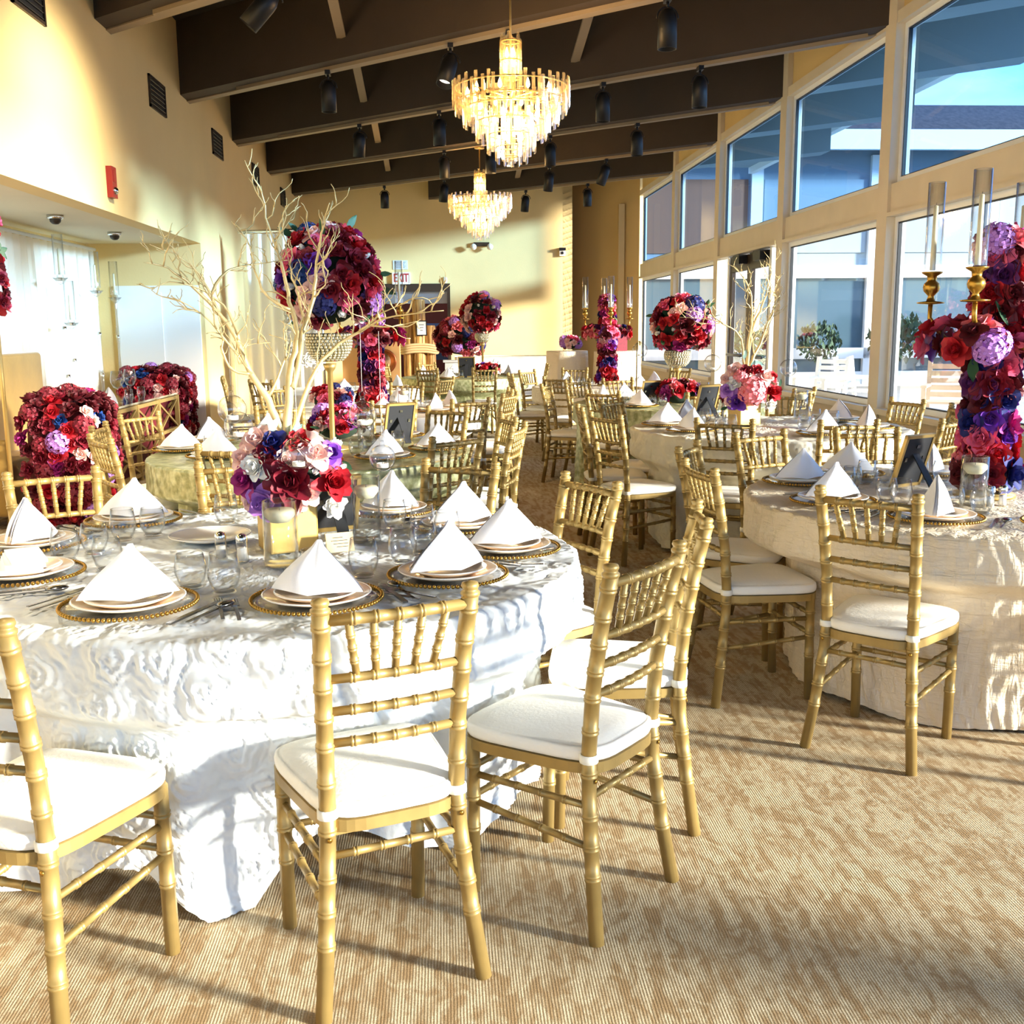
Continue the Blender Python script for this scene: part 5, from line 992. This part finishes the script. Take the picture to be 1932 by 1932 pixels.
dc = thing('hall_lamp', 'round white ceiling lamp inside the doorway', 'lamp', (-.49, 23.4, 2.69)); obj('diffuser', MB().lathe([(.3, 0), (.3, -.05), (.2, -.1), (0, -.12)], 20), emit('hall_glow', (1, .9, .7), 2.0), dc); obj('rim', MB().lathe([(.31, 0), (.32, -.03), (.3, -.03), (.3, 0)], 20), 'white', dc)
hl = bpy.data.lights.new('hall_lamp_light', 'POINT'); hl.energy = 30; hl.color = (1, .8, .6); hl.shadow_soft_size = .2; ho = bpy.data.objects.new('hall_lamp_light', hl); COL.objects.link(ho); ho.location = (0, 0, -.25); ho.parent = dc
def cocktail(x, y, label, r=.33):
    t = thing('cocktail_table', label, 'table', (x, y, 0), 0, 'tall cocktail tables'); obj('top', MB().lathe([(0, 1.03), (r, 1.03), (r, 1.055), (0, 1.055)], 30), 'china', t); obj('column', MB().tube([(0, 0, .02), (0, 0, 1.03)], .03, 8), 'greyleg', t); obj('foot', MB().lathe([(0, 0), (.22, 0), (.2, .02), (0, .03)], 20), 'greyleg', t)
    rng = np.random.default_rng(int(x * 100)); p = rng.uniform(0, 6)
    me = cloth('tablecloth', r + .01, 1.062, lambda th: .01 + 0 * th, lambda th, t_: t_ * (.03 + .02 * np.sin(9 * th + p)) + .012 * t_ * np.sin(17 * th), 160, 6, 20)
    obj('tablecloth', me, 'ivory', None, (x, y, 0), (0, 0, 0), None, 'ivory cloth to the floor on the ' + label, 'tablecloth', 'cocktail tablecloths')
cocktail(2.02, 17.3, 'left cocktail table before the back corner'); cocktail(2.78, 16.9, 'right cocktail table before the back corner', .36)
bouquet('small pink and red bouquet on the left cocktail table', (2.06, 17.25, 1.18), (.15, .14, .12), 16, [('peony', 'pink', 3), ('rose', 'blush', 2), ('rose', 'red', 2), ('hydrangea', 'lavender', 1)], 61, .07, 8, -.3)
rb = thing('red_box', 'red square gift box behind the back candelabra', 'box', (2.72, 16.9, 1.062), .2); obj('box', MB().bx(-.2, .2, -.1, .1, 0, .28), FM['burgundy'], rb); obj('lid', MB().bx(-.21, .21, -.11, .11, .24, .3), FM['burgundy'], rb)
bt = thing('buffet_table', 'long low buffet table under white cloth along the back wall', 'table', (1.2, 21.2, 0)); obj('tabletop', MB().bx(-.95, .95, -.38, .38, .84, .88), 'china', bt)
for sx in (-.8, .8):
    for sy in (-.3, .3): obj('leg', MB().tube([(sx, sy, 0), (sx, sy, .84)], .018, 8), 'greyleg', bt)
def box_cloth(w, d, h):
    vs = []; n = 120; L = 2 * (w + d); P = []
    for i in range(n):
        s = i / n * L
        P.append((-w / 2 + s, -d / 2) if s < w else (w / 2, -d / 2 + s - w) if s < w + d else (w / 2 - (s - w - d), d / 2) if s < 2 * w + d else (-w / 2, d / 2 - (s - 2 * w - d)))
    mb = MB()
    for t in (0, .3, .7, 1):
        for i, (x, y) in enumerate(P): f = 1 + t * .03 * (1 + math.sin(i * .9)); vs.append((x * (1 + .01 * t), y * f, h - (h - .015) * t))
    return mb.add(vs, [(q * n + i, q * n + (i + 1) % n, (q + 1) * n + (i + 1) % n, (q + 1) * n + i) for q in range(3) for i in range(n)] + [tuple(range(n))])
obj('tablecloth', box_cloth(1.95, .8, .887), 'whitecloth', None, (1.2, 21.2, 0), label='white cloth over the long buffet table at the back wall', cat='tablecloth', group='white tablecloths')

# ------------------------------------------------------------------ chandeliers and track lights
def chandelier(x, y, label, top):
    t = thing('chandelier', label, 'chandelier', (x, y, 3.18), 0, 'crystal chandeliers')
    obj('rod', MB().tube([(0, 0, -.3), (0, 0, top - 3.18)], .009, 8), 'goldm', t); obj('canopy', MB().lathe([(0, top - 3.2), (.07, top - 3.2), (.07, top - 3.18), (0, top - 3.18)], 18), 'goldm', t)
    cr = lambda h, w: cached('prism%.2f' % h, lambda: MB().add([(-w, -.005, 0), (w, -.005, 0), (w, .005, 0), (-w, .005, 0), (-w, -.005, -h), (w, -.005, -h), (w, .005, -h), (-w, .005, -h), (-w * .6, -.011, -.012), (w * .6, -.011, -.012), (w * .6, -.011, -h + .012), (-w * .6, -.011, -h + .012)], [(0, 1, 9, 8), (1, 5, 10, 9), (5, 4, 11, 10), (4, 0, 8, 11), (8, 9, 10, 11), (3, 7, 6, 2), (0, 3, 2, 1), (4, 5, 6, 7), (0, 4, 7, 3), (1, 2, 6, 5)], True))
    rnd = random.Random(3)
    for r, z, n, h, w in ((.075, .47, 13, .17, .013), (.075, .33, 13, .17, .013), (.075, .2, 13, .15, .013), (.45, .13, 58, .17, .016), (.43, .03, 50, .12, .015), (.37, -.02, 46, .16, .015), (.27, -.12, 36, .17, .015), (.185, -.22, 24, .16, .014), (.12, -.31, 16, .14, .012), (.055, -.38, 8, .1, .01)):
        me = cr(h, w)
        for q in range(n):
            a = 2 * PI * (q + .5 * rnd.random()) / n; obj('crystal', me, 'crystal', t, (r * math.cos(a), r * math.sin(a), z + (.035 if q % 2 else 0) + rnd.uniform(-.01, .01)), (0, 0, a + PI / 2))
        obj('ring', MB().tube([(r * .97 * math.cos(2 * PI * q / 36), r * .97 * math.sin(2 * PI * q / 36), z - .02) for q in range(36)], .006, 5, closed=True), 'goldm', t)
    for q in range(8): a = q * PI / 4; obj('spoke', cached('spoke', lambda: MB().tube([(0, 0, .04), (.44, 0, .06)], .006, 6)), 'goldm', t, rot=(0, 0, a))
    obj('pendant', MB().lathe([(0, -.4), (.014, -.42), (.01, -.47), (0, -.49)], 8), 'crystal', t)
    for r, z, n in ((.03, .36, 3), (.34, .07, 10), (.2, -.1, 6), (.08, -.26, 3)):
        for q in range(n):
            a = 2 * PI * q / n + z * 9; obj('bulb', cached('bulb', lambda: MB().lathe([(0, -.03), (.014, -.015), (.016, 0), (.01, .025), (0, .05)], 10)), 'bulb', t, (r * math.cos(a), r * math.sin(a), z))
    for z, e_ in ((.3, 7), (-.08, 22)):
        l = bpy.data.lights.new('chandelier_glow', 'POINT'); l.energy = e_; l.color = (1, .62, .25); l.shadow_soft_size = .12; o = bpy.data.objects.new('chandelier_glow', l); COL.objects.link(o); o.parent = t; o.location = (0, 0, z)
chandelier(.565, 8.6, 'large lit crystal chandelier hanging nearest the viewer', ZC); chandelier(.57, 15.7, 'lit crystal chandelier farther away, in front of the back wall', ZB - .036)
def track_light(x, k, tilt, label, lamp=0):
    y = beam_y(k, x) + .23
    t = thing('track_light', label, 'spotlight', (x, y, ZB - .035), 0, 'black track lights on the beams'); T = Matrix.Translation((0, 0, -.13)) @ Matrix.Rotation(tilt[0], 4, 'X') @ Matrix.Rotation(tilt[1], 4, 'Y')
    obj('adapter', MB().bx(-.025, .025, -.06, .06, -.04, 0).tube([(0, 0, -.04), (0, 0, -.08)], .012, 8), 'black', t)
    obj('yoke', MB().tube([(.085 * math.cos(a), 0, -.16 + .085 * math.sin(a)) for a in [PI * q / 10 for q in range(11)]], .006, 6), 'black', t)
    h = MB().join(MB().lathe([(0, .04), (.05, .03), (.072, -.02), (.076, -.06), (.076, -.26), (.07, -.26), (.066, -.2), (0, -.2)], 20), T); obj('housing', h, 'black', t)
    obj('lens', MB().join(MB().lathe([(.064, -.205), (0, -.205)], 18), T), 'lens' if abs(tilt[0]) > .2 or lamp else 'chrome', t)
    if lamp:
        l = bpy.data.lights.new('lamp_beam', 'SPOT'); l.energy = lamp; l.color = (1, .88, .68); l.spot_size = 2.2; l.spot_blend = 1; l.shadow_soft_size = .06; o = bpy.data.objects.new('lamp_beam', l); COL.objects.link(o); o.parent = t
        o.matrix_local = T @ Matrix.Translation((0, 0, -.27))
TR = [(-1.22, 0, (0, .75), 'at the top left, cut off by the frame'), (-1.10, 1, (0, 0), 'first beam, left of the large chandelier'), (.117, 1, (-.35, .25), 'tilted, its lamp showing, left of the large chandelier'), (1.807, 1, (0, 0), 'at the top edge, right of the chandelier rod'), (.62, 1, (0, 0), 'behind the large chandelier rod'),
      (2.607, 2, (0, 0), 'second beam, nearest the windows'), (1.744, 2, (0, 0), 'second beam, just right of the large chandelier'), (.003, 2, (0, 0), 'second beam, left of the large chandelier'), (-1.005, 2, (.12, .08), 'second beam, farthest left'), (1.496, 3, (0, 0), 'third beam, right of the large chandelier tip'), (2.523, 3, (0, 0), 'third beam, nearest the windows'),
      (.72, 3, (0, 0), 'third beam, above the farther chandelier'), (.068, 3, (0, 0), 'third beam, left of the farther chandelier rod'), (1.756, 4, (0, .1), 'fourth beam, right of the farther chandelier'), (2.566, 4, (0, .35), 'fourth beam, tilted, nearest the windows'), (.071, 4, (0, .1), 'fourth beam, left of the farther chandelier'), (-1.011, 4, (0, 0), 'fourth beam, hanging before the back wall on the left'), (1.612, 5, (0, .1), 'fifth beam, hanging before the back wall in the middle'), (2.664, 5, (0, 0), 'fifth beam, farthest right by the end wall')]
for x, k, tl, w in TR: track_light(x, k, tl, 'black cylinder track light, ' + w, 120 if k == 0 else 0)
for x, k, w in ((-1.15, -1, 'on the beam over the camera'), (-1.1, -2, 'on the beam behind the camera')): track_light(x, k, (0, .75), 'added unseen track light brightening the left wall, ' + w, 130)  # two extra spots out of view, added to brighten the near left wall
